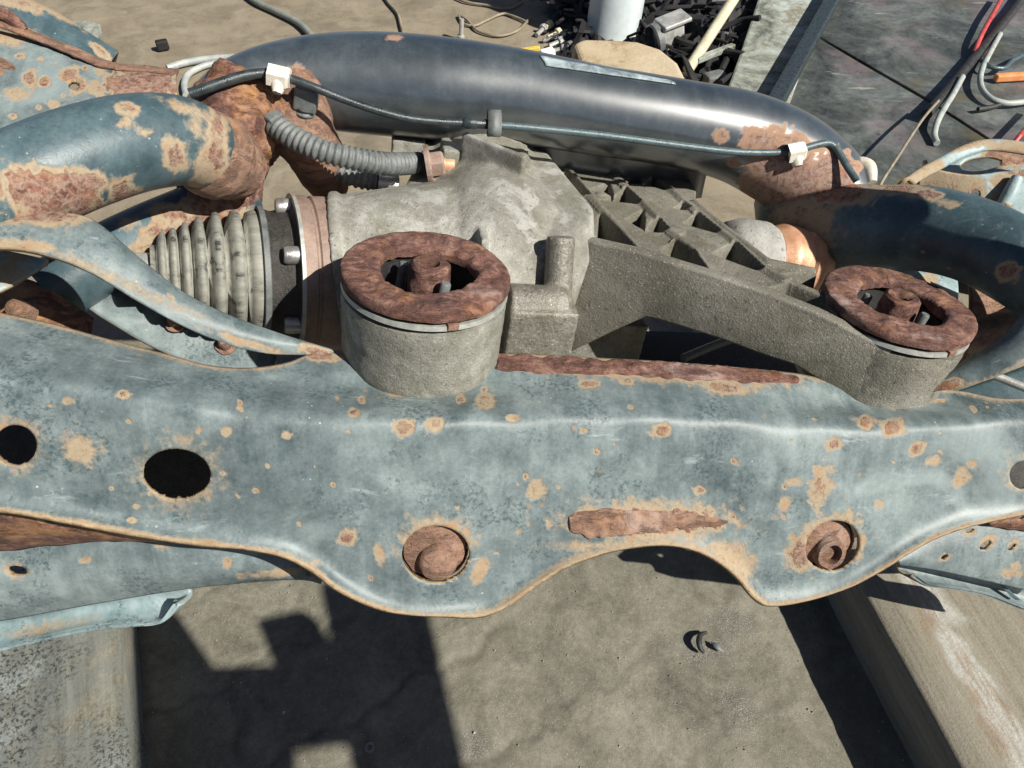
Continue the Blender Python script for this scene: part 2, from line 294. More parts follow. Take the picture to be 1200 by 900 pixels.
def crom(pts, n):
    """n points along a Catmull-Rom curve through pts (any dimension)"""
    P = np.array([tuple(p) for p in pts], float)
    if len(P) == 2: return [P[0] + (P[1] - P[0]) * t for t in np.linspace(0, 1, n)]
    seg = np.linalg.norm(np.diff(P, axis=0), axis=1); s = np.concatenate([[0], np.cumsum(np.maximum(seg, 1e-9))]); out = []
    for u in np.linspace(0, s[-1], n):
        i = min(max(int(np.searchsorted(s, u, 'right')) - 1, 0), len(P) - 2)
        t = (u - s[i]) / (s[i + 1] - s[i]); h = s[i + 1] - s[i]
        def tan(k):
            if k == 0: return (P[1] - P[0]) / (s[1] - s[0])
            if k == len(P) - 1: return (P[-1] - P[-2]) / (s[-1] - s[-2])
            return (P[k + 1] - P[k - 1]) / (s[k + 1] - s[k - 1])
        out.append((2*t**3 - 3*t*t + 1) * P[i] + (t**3 - 2*t*t + t) * h * tan(i) + (-2*t**3 + 3*t*t) * P[i + 1] + (t**3 - t*t) * h * tan(i + 1))
    return out
def spots_attr(verts, spots, base=-1.0, shrink=1):
    """how deep inside a rust spot (px, py, rx, ry[, degrees[, peak]]) each vertex lies"""
    V = np.array([tuple(v) for v in verts]) - np.array(CAM)
    d = V @ np.array(FW); X = 600 + F * (V @ np.array(CX)) / d; Y = 450 - F * (V @ np.array(UP)) / d
    out = np.full(len(V), base)
    WB = np.array([mn.noise(Vector((x * .085, y * .085, 3.1))) + .7 * mn.noise(Vector((x * .22, y * .22, 7.7))) for x, y in zip(X, Y)]) if spots else 0
    for s in spots:
        if shrink != 1 and s[2] < 22: s = (s[0], s[1], s[2] * shrink, s[3] * shrink) + tuple(s[4:])
        a = math.radians(s[4] if len(s) > 4 else 0); pk = s[5] if len(s) > 5 else 0.46
        dx, dy = X - s[0], Y - s[1]; u = dx * math.cos(a) + dy * math.sin(a); v = -dx * math.sin(a) + dy * math.cos(a)
        r = np.sqrt((u / s[2]) ** 2 + (v / s[3]) ** 2) * (1 + WB * 0.42)
        out = np.maximum(out, np.clip(pk * 2 * (1 - r), base, pk))
    return out
def rough_up(verts, amp, freq, normals=None, seed=0.0):
    out = []
    for i, v in enumerate(verts):
        v = Vector(v); q = v * freq + Vector((seed, seed * 1.7, seed * 0.3))
        dn = mn.noise(q) + 0.5 * mn.noise(q * 2.3) + 0.25 * mn.noise(q * 5.1)
        if normals is not None: out.append(v + normals[i] * (amp * dn))
        else: out.append(v + mn.noise_vector(q) * amp)
    return out
def grid_faces(nr, nc, close=False, flip=False):
    f = []
    for i in range(nr - 1):
        for j in range(nc if close else nc - 1):
            a, b = i * nc + j, i * nc + (j + 1) % nc; c, d = b + nc, a + nc
            f.append((a, d, c, b) if flip else (a, b, c, d))
    return f
def frame_of(ax, hint=None):
    ax = Vector(ax).normalized(); h = Vector(hint) if hint is not None else (Vector((0, 0, 1)) if abs(ax.z) < 0.9 else Vector((1, 0, 0)))
    x = (h - ax * h.dot(ax)).normalized(); return x, ax.cross(x), ax
def tube_verts(pts, rads, n=24, sub=60, ell=None, hint=None, caps=True):
    """swept tube; rads one per control point (metres); returns verts, faces, outward normals"""
    L = [list(p) + [r] for p, r in zip(pts, rads)]
    C = crom(L, sub); P = [Vector(c[:3]) for c in C]; R = [c[3] for c in C]
    verts, nor = [], []; up = None
    for i, p in enumerate(P):
        t = (P[min(i + 1, sub - 1)] - P[max(i - 1, 0)]).normalized()
        if up is None: up = frame_of(t, hint)[0]
        up = (up - t * up.dot(t)).normalized(); sd_ = t.cross(up)
        for k in range(n):
            a = 2 * math.pi * k / n; e1, e2 = ell or (1, 1)
            dirn = up * (math.cos(a) * e1) + sd_ * (math.sin(a) * e2); verts.append(p + dirn * R[i]); nor.append(dirn.normalized())
    faces = grid_faces(sub, n, True)
    if caps: faces.append(tuple(range(n))[::-1] if False else tuple(range(n))); faces.append(tuple((sub - 1) * n + k for k in range(n))[::-1])
    return verts, [tuple(reversed(f)) for f in faces], nor
def tube(name, pts, rads, mat, parent=None, n=24, sub=60, rust=None, amp=0, freq=60, ell=None, hint=None, caps=True, loc=None, sharp=50):
    if isinstance(rads, (int, float)): rads = [rads] * len(pts)
    v, f, nr = tube_verts(pts, rads, n, sub, ell, hint, caps)
    ra = spots_attr(v, rust) if rust is not None else None
    if amp: v = rough_up(v, amp, freq, nr)
    return mesh(name, v, f, mat, parent, loc=loc, rust=ra, sharp=sharp)
def lathe_data(o, ax, prof, n=48, hint=None, a0=0.0, a1=2 * math.pi):
    x, y, z = frame_of(ax, hint); o = Vector(o); v = []; full = abs(a1 - a0 - 2 * math.pi) < 1e-6
    for r, h in prof:
        for k in range(n):
            a = a0 + (a1 - a0) * (k / n if full else k / (n - 1)); v.append(o + z * h + (x * math.cos(a) + y * math.sin(a)) * r)
    return v, grid_faces(len(prof), n, full)
def lathe(name, o, ax, prof, mat, parent=None, n=48, amp=0, freq=80, hint=None, loc=None, sharp=40, seed=0, cap0=False, cap1=False):
    v, f = lathe_data(o, ax, prof, n, hint)
    if cap0: f.append(tuple(range(n))[::-1])
    if cap1: f.append(tuple((len(prof) - 1) * n + k for k in range(n)))
    if amp: v = rough_up(v, amp, freq, None, seed)
    return mesh(name, v, f, mat, parent, loc=loc, sharp=sharp)
def dense(prof, step):
    out = [prof[0]]
    for a, b in zip(prof, prof[1:]):
        k = max(1, int(math.hypot(b[0] - a[0], b[1] - a[1]) / step))
        out += [(a[0] + (b[0] - a[0]) * i / k, a[1] + (b[1] - a[1]) * i / k) for i in range(1, k + 1)]
    return out
def prism_data(top, vec):
    n_ = len(top); v = [Vector(p) for p in top] + [Vector(p) + vec for p in top]
    f = [tuple(range(n_)), tuple(range(2 * n_ - 1, n_ - 1, -1))] + [(i, i + n_, (i + 1) % n_ + n_, (i + 1) % n_) for i in range(n_)]
    return v, f
def fix_normals(o):
    bm = bmesh.new(); bm.from_mesh(o.data); bmesh.ops.recalc_face_normals(bm, faces=bm.faces); bm.to_mesh(o.data); bm.free(); return o
def bevel(o, wd, seg=2):
    md = o.modifiers.new('bevel', 'BEVEL'); md.width = wd; md.segments = seg; md.limit_method = 'ANGLE'; md.angle_limit = math.radians(35); return o
def prism(name, top, vec, mat, parent=None, bw=0.001, loc=None):
    v, f = prism_data(top, vec); o = mesh(name, v, f, mat, parent, loc=loc, smooth=False); fix_normals(o)
    if bw: bevel(o, bw)
    return o
def box_pts(c, ax, sz):
    """box with centre c, axes ax and full sizes sz"""
    v = [c + ax[0] * (sx * sz[0] / 2) + ax[1] * (sy * sz[1] / 2) + ax[2] * (sz_ * sz[2] / 2) for sz_ in (-1, 1) for sx, sy in ((-1, -1), (1, -1), (1, 1), (-1, 1))]
    return v, [(3, 2, 1, 0), (4, 5, 6, 7), (0, 1, 5, 4), (1, 2, 6, 5), (2, 3, 7, 6), (3, 0, 4, 7)]
def box(name, c, ax, sz, mat, parent=None, bw=0.001, loc=None):
    v, f = box_pts(Vector(c), ax, sz); o = mesh(name, v, f, mat, parent, loc=loc, smooth=False); fix_normals(o)
    if bw: bevel(o, bw)
    return o
def ribbon_data(A, B, n=80, m=14, bulge=0.0, curve=None):
    """sheet between the 3D curves A and B (lists of points); bulge lifts its middle along the normal"""
    a = crom(A, n); b = crom(B, n); v = []
    for i in range(n):
        p, q = Vector(a[i]), Vector(b[i])
        j0, j1 = max(i - 1, 0), min(i + 1, n - 1); t = Vector(a[j1]) + Vector(b[j1]) - Vector(a[j0]) - Vector(b[j0])
        nn = t.cross(q - p).normalized()
        if nn.dot(CAM - p) < 0: nn = -nn
        for j in range(m):
            s = j / (m - 1); h = curve(s) if curve else math.sin(math.pi * s); v.append(p.lerp(q, s) + nn * (bulge * h))
    return v, grid_faces(n, m)
def face_camera_side(v, f):
    a, b, c = (Vector(v[k]) for k in f[len(f) // 2][:3])
    return f if (b - a).cross(c - a).dot(CAM - a) > 0 else [tuple(reversed(x)) for x in f]
def cut(v, f, holes):
    """open elliptical holes (px, py, rx, ry[, deg]) in a dense sheet, its rim moved onto the ellipse"""
    P = [proj(p) for p in v]
    for hx, hy, rx, ry, *dg in holes:
        a = math.radians(dg[0]) if dg else 0; ca, sa = math.cos(a), math.sin(a)
        def loc_(x, y): return ((x - hx) * ca + (y - hy) * sa) / rx, (-(x - hx) * sa + (y - hy) * ca) / ry
        keep, drop = [], []
        for q in f:
            u, w_ = loc_(sum(P[k][0] for k in q) / len(q), sum(P[k][1] for k in q) / len(q))
            (drop if u * u + w_ * w_ < 1 else keep).append(q)
        dv = {k for q in drop for k in q}; kv = {k for q in keep for k in q}
        for k in dv & kv:
            u, w_ = loc_(P[k][0], P[k][1]); r = math.hypot(u, w_) or 1; u, w_ = u / r, w_ / r
            X, Y = hx + u * rx * ca - w_ * ry * sa, hy + u * rx * sa + w_ * ry * ca
            v[k] = pd(X, Y, P[k][2]); P[k] = (X, Y, P[k][2])
        f = keep
    used = sorted({k for q in f for k in q}); mp = {k: i for i, k in enumerate(used)}
    return [v[k] for k in used], [tuple(mp[k] for k in q) for q in f]
def sheet(name, A, B, mat, parent, n=80, m=14, bulge=0.0, thick=0.003, rim=None, rust=None, holes=None, curve=None, off=-1, amp=0.0, freq=50):
    v, f = ribbon_data(A, B, n, m, bulge, curve); f = face_camera_side(v, f)
    if holes: v, f = cut(v, f, holes)
    if amp: v = rough_up(v, amp, freq)
    ra = spots_attr(v, rust) if rust is not None else None
    o = mesh(name, v, f, mat, parent, rust=ra)
    return solid(o, thick, off, rim)
def D(*rows): return [pd(*r) for r in rows]
def bolt(name, p, ax, r, h, mat, parent, loc=None, washer=True):
    x, y, z = frame_of(ax); v = []; f = []
    if washer:
        wv, wf = lathe_data(p, ax, [(0.0, 0.0015), (r * 1.45, 0.0015), (r * 1.5, 0.0), (r * 1.5, -0.003)], 20); v += wv; f += wf
    b0 = len(v)
    for hh, rr in ((-0.002, r), (h * 0.85, r), (h, r * 0.86)):
        v += [Vector(p) + z * hh + (x * math.cos(k * math.pi / 3) + y * math.sin(k * math.pi / 3)) * rr for k in range(6)]
    for i in range(2): f += [(b0 + i * 6 + k, b0 + i * 6 + (k + 1) % 6, b0 + i * 6 + 6 + (k + 1) % 6, b0 + i * 6 + 6 + k) for k in range(6)]
    f.append(tuple(b0 + 12 + k for k in range(6)))
    return mesh(name, v, f, mat, parent, loc=loc, smooth=False)

# ================================================================ THE SETTING: ground
def axis_grid(lo, hi, step, far, growth=1.35):
    a = list(np.arange(lo, hi + 1e-6, step)); s = step
    while a[-1] < far: s *= growth; a.append(a[-1] + s)
    s = step
    while a[0] > -far: s *= growth; a.insert(0, a[0] - s)
    return np.array(a)
gx = axis_grid(-0.95, 0.75, 0.0055, 40); gy = axis_grid(0.16, 0.85, 0.0055, 40)
GX, GY = np.meshgrid(gx, gy)
def hexgap(x, y, s):
    # distance to the joints of wavy interlocking pavers
    x = x + 0.007 * np.sin(y * 55) + .004 * np.sin(y * 131 + x * 40); y = y + 0.007 * np.sin(x * 47 + 1) + .004 * np.sin(x * 117 - y * 50)
    row = np.floor(y / s); xx = x / (s * 1.9) + 0.5 * (row % 2); fx = np.abs(xx - np.floor(xx) - 0.5); fy = np.abs(y / s - row - 0.5)
    return np.minimum((0.5 - fx) * s * 1.9, (0.5 - fy) * s)
ca, sa = math.cos(0.55), math.sin(0.55)
U_, V_ = GX * ca + GY * sa, -GX * sa + GY * ca
gap = hexgap(U_, V_, 0.115)
fade = np.clip((GY - 0.95) / 0.5, 0, 1)
Z = -0.0032 * np.exp(-(gap / 0.0045) ** 2) * (1 - fade) * np.clip(0.35 + 0.9 * np.sin(GX * 3.1 + 2.2) * np.sin(GY * 4 + 1) - 0.7 * (GX > 0.0), 0.12, 1)
zn = np.zeros_like(Z)
for i in range(len(gy)):
    for j in range(len(gx)):
        if -1.2 < gx[j] < 1.2 and gy[i] < 1.2:
            q = Vector((gx[j] * 9, gy[i] * 9, 0)); zn[i, j] = 0.0016 * mn.noise(q) + 0.0010 * mn.noise(q * 3.1) + 0.0009 * mn.noise(q * 9)
Z = Z + zn - 0.003
gv = np.stack([GX, GY, Z], -1).reshape(-1, 3)
mud = np.clip((GY - 0.75) / 0.35, 0, 1) * 0.9
def blob(px, py, rx, ry):
    c0 = pz(px, py); c1 = pz(px + rx, py); c2 = pz(px, py + ry)
    return 1 - np.sqrt(((GX - c0.x) / abs(c1.x - c0.x)) ** 2 + ((GY - c0.y) / abs(c2.y - c0.y)) ** 2)
salt = np.maximum.reduce([np.clip(blob(*b), 0, 1) for b in ((830, 760, 80, 40), (870, 830, 45, 60), (860, 730, 70, 45), (555, 870, 50, 40))])
oil = np.clip(blob(775, -20, 190, 105) * 2.5, 0, 1)
g = mesh('ground', gv, grid_faces(len(gy), len(gx)), M['ground'], attrs={'joint': (np.exp(-(gap / 0.0045) ** 2) * (1 - fade) * np.clip(0.55 + 0.7 * np.sin(GX * 5.1 + 2.2) * np.sin(GY * 6 + 1), 0.1, 1)).ravel(), 'mud': mud.ravel(), 'salt': salt.ravel(), 'oil': oil.ravel()}, sharp=0)
tag(g, 'dusty paved yard ground with oil stains and faint paver joints', kind='structure')

gr_v, gr_f = [], []
for _ in range(420):
    x_, y_ = random.uniform(-.55, .62), random.uniform(.2, .62); r_ = random.uniform(.0005, .0013) * (2.0 if random.random() < .05 else 1); k0 = len(gr_v); c_ = Vector((x_, y_, r_ * .4 - .0022)); a0_ = random.uniform(0, 6)
    gr_v += [c_ + Vector((math.cos(a0_ + k * 1.257) * r_ * random.uniform(.7, 1.3), math.sin(a0_ + k * 1.257) * r_ * random.uniform(.7, 1.3), -r_ * .4)) for k in range(5)] + [c_ + Vector((r_ * .2, 0, r_ * .8))]
    gr_f += [(k0 + k, k0 + (k + 1) % 5, k0 + 5) for k in range(5)]
M['grit'] = plain('grey_grit', (0.16, 0.15, 0.12), (0.38, 0.36, 0.31), 300, 0.85)
tag(mesh('grit', gr_v, gr_f, M['grit'], loc=pz(800, 800), smooth=False), 'fine grit scattered over the near ground', kind='stuff')

# ================================================================ timber beams under the subframe
def beam(name, px0, px1, z, side, width, mat, label, ext0=0.5, ext1=0.9, seed=0):
    a, b = pz(*px0, z), pz(*px1, z); t = (b - a).normalized(); nrm = Vector((-t.y, t.x, 0)) * side
    a = a - t * ext0; L = (b - a).length + ext1; ny, nxx = 60, 14; v = []
    prof = [(0, 0), (0, z * 0.5), (0, z - 0.004), (0.004, z)] + [(0.004 + (width - 0.008) * k / 8, z) for k in range(1, 9)] + [(width, z - 0.004), (width, 0)]
    for i in range(ny + 1):
        s = a + t * (L * i / ny)
        for k, (u, h) in enumerate(prof):
            p = s + nrm * u; p.z = h - 0.002
            q = p * 22 + Vector((seed, 0, 0)); p += nrm * (0.0022 * mn.noise(q)) + Vector((0, 0, 0.0016 * mn.noise(q * 1.7)))
            v.append(p)
    f = grid_faces(ny + 1, len(prof))
    f += [tuple(range(len(prof))), tuple(ny * len(prof) + k for k in range(len(prof)))[::-1]]
    # local y along the beam so the grain follows it
    rot = Matrix(((nrm.x, t.x, 0), (nrm.y, t.y, 0), (0, 0, 1))).to_4x4(); base = a + t * (L / 2) + nrm * (width / 2); base.z = 0
    inv = (Matrix.Translation(base) @ rot).inverted(); lv = [inv @ p for p in v]
    lime = [max(0, 1 - abs((q.x * (-side if False else 1)) + width * 0.22 + 0.03 * mn.noise(Vector((0, q.y * 14, 3)))) / 0.028) * (1 if q.y > -9 else 0) for q in lv]
    o = mesh(name, lv, f, mat, attrs={'lime': lime}, sharp=55); fix_normals(o); o.matrix_world = Matrix.Translation(base) @ rot
    return tag(o, label, 'beam')
beam('timber_beam', (139, 745), (149, 900), 0.062, -1, 0.19, M['beam_painted'], 'timber beam with flaking whitish blue paint under the left end of the rusty subframe', seed=1)
beam('timber_beam', (1010, 685), (1130, 900), 0.085, 1, 0.24, M['beam_wood'], 'bare yellowish timber beam with a pale streak under the right end of the subframe', seed=5)

# ================================================================ SUBFRAME
SF = thing('subframe', 'blue grey rust spotted car rear subframe lying on two timber beams', 'subframe', pz(480, 700, 0.07))
# ---- front crossmember
top_edge = [(-140, 335), (-60, 352), (0, 366), (60, 379), (130, 398), (200, 416), (245, 428), (290, 431), (335, 425), (372, 412), (400, 414), (450, 424), (585, 414), (700, 419), (800, 425), (930, 437), (975, 446), (1040, 456), (1095, 456), (1130, 459), (1165, 466), (1200, 467), (1235, 465)]
bend_ln = [(-140, 425), (0, 440), (150, 462), (300, 482), (450, 491), (560, 490), (700, 487), (850, 490), (960, 497), (1060, 499), (1130, 494), (1200, 488), (1235, 486)]
bot_edge = [(-140, 580), (0, 597), (60, 607), (120, 618), (180, 629), (230, 636), (290, 643), (335, 652), (370, 670), (400, 692), (440, 711), (480, 720), (530, 722), (566, 721), (592, 710), (620, 690), (660, 665), (700, 650), (740, 641), (775, 638), (810, 643), (840, 656), (865, 676), (885, 700), (900, 709), (940, 705), (990, 690), (1030, 669), (1060, 650), (1090, 633), (1130, 618), (1170, 609), (1200, 603), (1235, 597)]
def yline(L):
    c = np.array(crom(L, 900)); return lambda x: np.interp(x, c[:, 0], c[:, 1])
yt, yb_, ye = yline(top_edge), yline(bend_ln), yline(bot_edge)
def dbend(x): return 1 / (2.497 - 0.00054 * x)
def cm_depth(x, y):
    d0 = dbend(x); k = d0 / 900; u = y - yb_(x)
    sm = np.sqrt(u * u + 13.0 ** 2) - 13.0
    sT, sF = 1.60, 0.42                     # slopes of the top and of the front face
    d = d0 + k * ((sT + sF) / 2 * sm + (sF - sT) / 2 * u)
    e = np.clip((28 - (ye(x) - y)) / 28, 0, 1)
    d = d - 0.0085 * e * e                   # lower edge flares out
    # dents, bosses and the pressed bead
    g2 = lambda cx, cy, rx, ry: np.exp(-(((x - cx) / rx) ** 2 + ((y - cy) / ry) ** 2))
    d = d - 0.004 * g2(510, 650, 70, 62) - 0.004 * g2(975, 642, 70, 60) - 0.0035 * g2(760, 612, 110, 22)
    d = d + 0.004 * g2(1120, 560, 40, 60) - 0.003 * g2(330, 560, 130, 90) + 0.0035 * g2(620, 560, 90, 60)
    d = d + 0.015 * g2(490, 456, 118, 20) + 0.014 * g2(1032, 472, 104, 17)
    d = d + 0.0016 * np.sin(x * 0.021 + 1) * np.sin(y * 0.03) + 0.0007 * np.sin(x * 0.06) * np.sin(y * 0.071 + 2)
    return d
nx_, ny_ = 490, 104
xs = np.linspace(-140, 1235, nx_); v = []; hgt = []
for x in xs:
    a, b = yt(x), ye(x)
    for t in np.linspace(0, 1, ny_):
        y = a + (b - a) * t; v.append((x, y))
P2 = np.array(v); dd = cm_depth(P2[:, 0], P2[:, 1])
v = [pd(x, y, d) for (x, y), d in zip(P2, dd)]
f = face_camera_side(v, grid_faces(nx_, ny_))
HOLES = [(18, 522, 25, 24), (207, 556, 40, 30, 3), (1200, 557, 17, 17), (511, 650, 40, 34), (976, 640, 33, 29, -30)]
v, f = cut(v, f, HOLES)
CM_SPOTS = [(145, 462, 9, 7), (95, 527, 24, 18, 20, .32), (266, 506, 9, 7, 0, .35), (336, 510, 8, 7, 0, .4), (407, 630, 16, 13, 0, .5), (415, 484, 9, 8), (473, 500, 18, 14), (511, 497, 14, 12), (425, 470, 7, 6), (568, 470, 19, 13), (600, 490, 10, 7, 0, .3),
    (629, 574, 15, 16, 0, .36), (617, 558, 5, 5), (775, 504, 15, 12), (760, 611, 108, 26, 0, .33), (760, 611, 98, 17, -2, 1.0), (745, 640, 95, 8, 0, .2), (857, 655, 36, 20, 38, .3), (640, 420, 70, 14, 2, .3), (760, 433, 180, 16, 4, .35), (850, 455, 34, 9, 8), (690, 450, 20, 7), (735, 447, 14, 6),
    (820, 574, 11, 7), (920, 590, 9, 10, 0, .3), (930, 565, 12, 7, 0, .25), (962, 570, 18, 30, 15, .42), (1014, 494, 15, 11), (1047, 501, 20, 15), (1075, 525, 16, 9, -30), (1127, 560, 12, 16, 30, .3), (978, 520, 13, 9), (1095, 540, 12, 8, 0, .3), (1140, 545, 8, 8, 0, .25),
    (511, 634, 44, 33, 0, .3), (563, 667, 12, 22, 25, .3), (972, 632, 42, 30, -25, .5), (940, 650, 22, 22, 0, .5), (1006, 640, 10, 22, 20, .3), (207, 556, 47, 37, 3, .18), (18, 522, 32, 31, 0, .2), (1200, 557, 23, 23, 0, .2),
    (374, 416, 26, 10, 10, .6), (540, 468, 9, 7), (568, 457, 6, 5), (465, 462, 14, 4, 8, .3), (1100, 470, 14, 4, 0, .3), (330, 655, 50, 6, 8, .15), (700, 530, 6, 5), (860, 540, 5, 5), (1030, 590, 8, 8, 0, .2), (445, 650, 8, 14, 0, .3), (300, 575, 6, 5), (80, 470, 8, 6, 0, .2), (155, 610, 10, 5)]
for _ in range(46):
    x_ = random.uniform(40, 1190); y_ = random.uniform(float(yb_(x_)) - 25, float(ye(x_)) - 25); r_ = random.uniform(2.2, 4.5); CM_SPOTS.append((x_, y_, r_ * random.uniform(.9, 1.5), r_, random.uniform(0, 90), random.uniform(.22, .5)))
ra = spots_attr(v, CM_SPOTS, shrink=0.84)
VX = np.array([proj(p)[:2] for p in v]); low = ye(VX[:, 0]) - VX[:, 1]; hi = VX[:, 1] - yt(VX[:, 0])
wid = np.where((VX[:, 0] > 560) & (VX[:, 0] < 900), 9, 5)
ra = np.maximum(ra, np.clip(0.35 * (1 - low / wid), -1, .3)); ra = np.maximum(ra, np.clip(0.3 * (1 - hi / 5), -1, .28))
cm = mesh('front_crossmember', v, f, M['paint'], SF, rust=ra); solid(cm, 0.0032, -1, M['edge'])
def cm_pt(x, y, off=0.0): return pd(x, y, float(cm_depth(np.array(float(x)), np.array(float(y)))) + off)
def cm_nrm(x, y):
    a = cm_pt(x + 4, y) - cm_pt(x - 4, y); b = cm_pt(x, y + 4) - cm_pt(x, y - 4); n_ = a.cross(b).normalized()
    return n_ if n_.dot(CAM - cm_pt(x, y)) > 0 else -n_
# sleeves and bolt ends seated in the two lower holes
def seat(x, y, rpx, nub, open_nub):
    p = cm_pt(x, y); nn = cm_nrm(x, y); k = proj(p)[2] / 900; r = rpx * k
    prof = dense([(r * 1.04, -0.004), (r * 1.04, -0.030), (r * 0.99, -0.030), (r * 0.97, -0.006), (r * 0.5, -0.0045), (0.0005, -0.005)], 0.0018)
    lathe('bolt_sleeve', p, nn, prof, M['crust_pale'], SF, 40, 0.0006, 170, seed=x)
    q = cm_pt(*nub[:2]); r2 = nub[2] * k
    pr = [(r2 * 1.06, -0.020), (r2, -0.003), (r2 * 0.86, 0.0005)] + ([(r2 * 0.6, 0.0005), (r2 * 0.55, -0.012), (0.0003, -0.012)] if open_nub else [(r2 * 0.4, 0.0020), (0.0003, 0.0020)])
    lathe('bolt_end', q, nn, dense(pr, 0.0016), M['crust_pale'], SF, 32, 0.0006, 190, seed=y)
seat(511, 650, 38, (514, 662, 24), False); seat(976, 640, 31, (975, 650, 21), True)
# torn lip of the upper shell, thick with rust
def jag(pts, n_, amp_): return [(x, y + random.uniform(-amp_, amp_)) for x, y in crom(pts, n_)]
A = [cm_pt(x, y, -0.0016) for x, y in jag([(583, 415), (640, 417), (720, 421), (800, 426), (880, 432), (934, 441)], 60, .8)]
B = [cm_pt(x, y, -0.0016) for x, y in jag([(583, 432), (640, 437), (720, 438), (800, 443), (880, 447), (936, 450)], 34, 1.5)]
sheet('rusty_lip', A, B, M['crust'], SF, 220, 20, 0.0006, 0.0022, None, amp=0.0016, freq=120)
# scab of rust in the pressed bead
A = [cm_pt(x, y, -0.0006) for x, y in jag([(668, 606), (676, 601), (700, 598), (740, 598), (790, 601), (830, 605), (852, 609)], 30, 1.0)]
B = [cm_pt(x, y, -0.0006) for x, y in jag([(668, 620), (678, 627), (700, 629), (740, 627), (790, 621), (830, 618), (852, 613)], 30, 1.2)]
sheet('rust_scab', A, B, M['crust_pale'], SF, 170, 22, 0.0012, 0.0012, None, amp=0.0016, freq=130)
# rear skin of the box section, coloured near-black to give the hollow its shade
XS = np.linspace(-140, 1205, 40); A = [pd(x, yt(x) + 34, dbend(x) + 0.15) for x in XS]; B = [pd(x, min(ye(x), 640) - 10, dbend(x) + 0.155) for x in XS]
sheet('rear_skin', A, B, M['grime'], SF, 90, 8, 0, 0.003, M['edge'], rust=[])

sheet('cross_plate', D((590, 392, .72), (760, 388, .735), (960, 398, .76)), D((590, 470, .68), (760, 470, .70), (960, 486, .72)), M['grime'], SF, 30, 8, 0.004, 0.003, M['edge'], rust=[])  # added plate, coloured black as the shade in the gap behind the web
tube('tie_rod', D((800, 420, .68), (850, 400, .70), (900, 386, .72)), .004, M['hose'], SF, 12, 12)
# ---- left side: tube, gusset arm, inner plate
LT = [(-120, 262, .425), (-40, 240, .435), (30, 212, .45), (95, 186, .468), (160, 168, .49), (215, 166, .512), (247, 182, .532), (262, 196, .55)]
LR = [62, 61, 60, 58, 55, 50, 42, 26]
tube('left_tube', D(*LT), [r * p[2] / 900 for r, p in zip(LR, LT)], M['paint_dark'], SF, 44, 90,
     rust=[(150, 128, 16, 10), (145, 145, 11, 6, 0, .3), (168, 153, 13, 6, 10, .3), (205, 182, 16, 24, -10, .5), (145, 228, 24, 20, 10, .5), (60, 228, 75, 36, 12, .8), (95, 215, 40, 20, 0, .6), (243, 190, 16, 40, 22, .34), (225, 225, 24, 12, -40, .3), (255, 165, 14, 60, 0, .5), (38, 196, 5, 4, 0, .4), (230, 150, 9, 14, -20, .2), (225, 130, 40, 8, 20, .2)])
A = D((-120, 238, .425), (0, 246, .437), (60, 247, .440), (108, 257, .442), (160, 299, .448), (212, 340, .456), (262, 366, .466), (330, 391, .480), (378, 406, .492), (396, 413, .497))
B = D((-120, 300, .410), (0, 290, .418), (60, 300, .421), (110, 321, .428), (160, 352, .437), (212, 381, .448), (262, 402, .460), (310, 414, .472), (372, 417, .487), (394, 421, .494))
sheet('gusset_arm', A, B, M['paint'], SF, 130, 30, 0.0045, 0.0046, M['edge'], rust=[(40, 248, 80, 18, 4, .5), (20, 287, 60, 8, 6, .3), (200, 348, 4, 3), (262, 330, 3, 3), (370, 412, 26, 9, 20, .5), (130, 325, 120, 6, 24, .12), (300, 405, 60, 5, 18, .2)])
A = D((44, 312, .560), (90, 308, .565), (135, 322, .57), (190, 353, .575), (240, 381, .58), (325, 418, .585))
B = D((44, 317, .555), (82, 345, .555), (125, 375, .56), (185, 409, .565), (240, 428, .57), (320, 432, .58))
sheet('inner_plate', A, B, M['paint'], SF, 60, 14, 0, 0.004, M['edge'], rust=[])
for x, y, d in ((205, 377, .569), (264, 404, .576)):
    lathe('bolt', pd(x, y, d), (UU * 0.8 - BB * 0.6), dense([(.0001, .0085), (.0028, .0085), (.0045, .0055), (.0047, 0), (.0075, -.0003), (.0075, -.002)], .0012), M['crust_pale'], SF, 22, 0.0006, 200)
# small rusty bits left of it
sheet('bracket_tongue', D((-80, 290, .47), (0, 293, .48), (57, 304, .49)), D((-80, 365, .46), (0, 341, .47), (50, 313, .485)), M['paint_pale'], SF, 30, 12, 0.001, 0.004, M['edge'], rust=[(6, 318, 24, 18, 0, .32), (20, 300, 30, 8, 0, .3)])
sheet('rusty_web', D((-70, 330, .53), (30, 326, .53), (110, 372, .53)), D((-70, 372, .515), (30, 372, .515), (105, 396, .52)), M['crust_orange'], SF, 30, 10, 0, 0.003, None, amp=0.0008)
lathe('bolt', pd(30, 366, .505), (UU * 0.7 - BB * 0.5 - RR * .5), dense([(.0001, .012), (.005, .011), (.0065, .006), (.0068, -.004)], .0015), M['crust_pale'], SF, 20, 0.0006, 200)
# lower arm behind the boot, rust blotched
LA = [(60, 345, .55), (110, 310, .56), (170, 279, .57), (230, 254, .585), (285, 232, .61)]
tube('lower_tube', D(*LA), [r * p[2] / 900 for r, p in zip((38, 38, 37, 37, 38), LA)], M['paint_dark'], SF, 32, 60, rust=[(150, 262, 14, 8, 0, .2), (190, 275, 28, 16, 0, .5), (230, 262, 26, 20, 0, .6), (255, 240, 40, 34, 0, .9), (200, 250, 30, 14, 0, .5), (215, 285, 30, 10, 0, .4), (170, 290, 22, 10, 0, .4)])
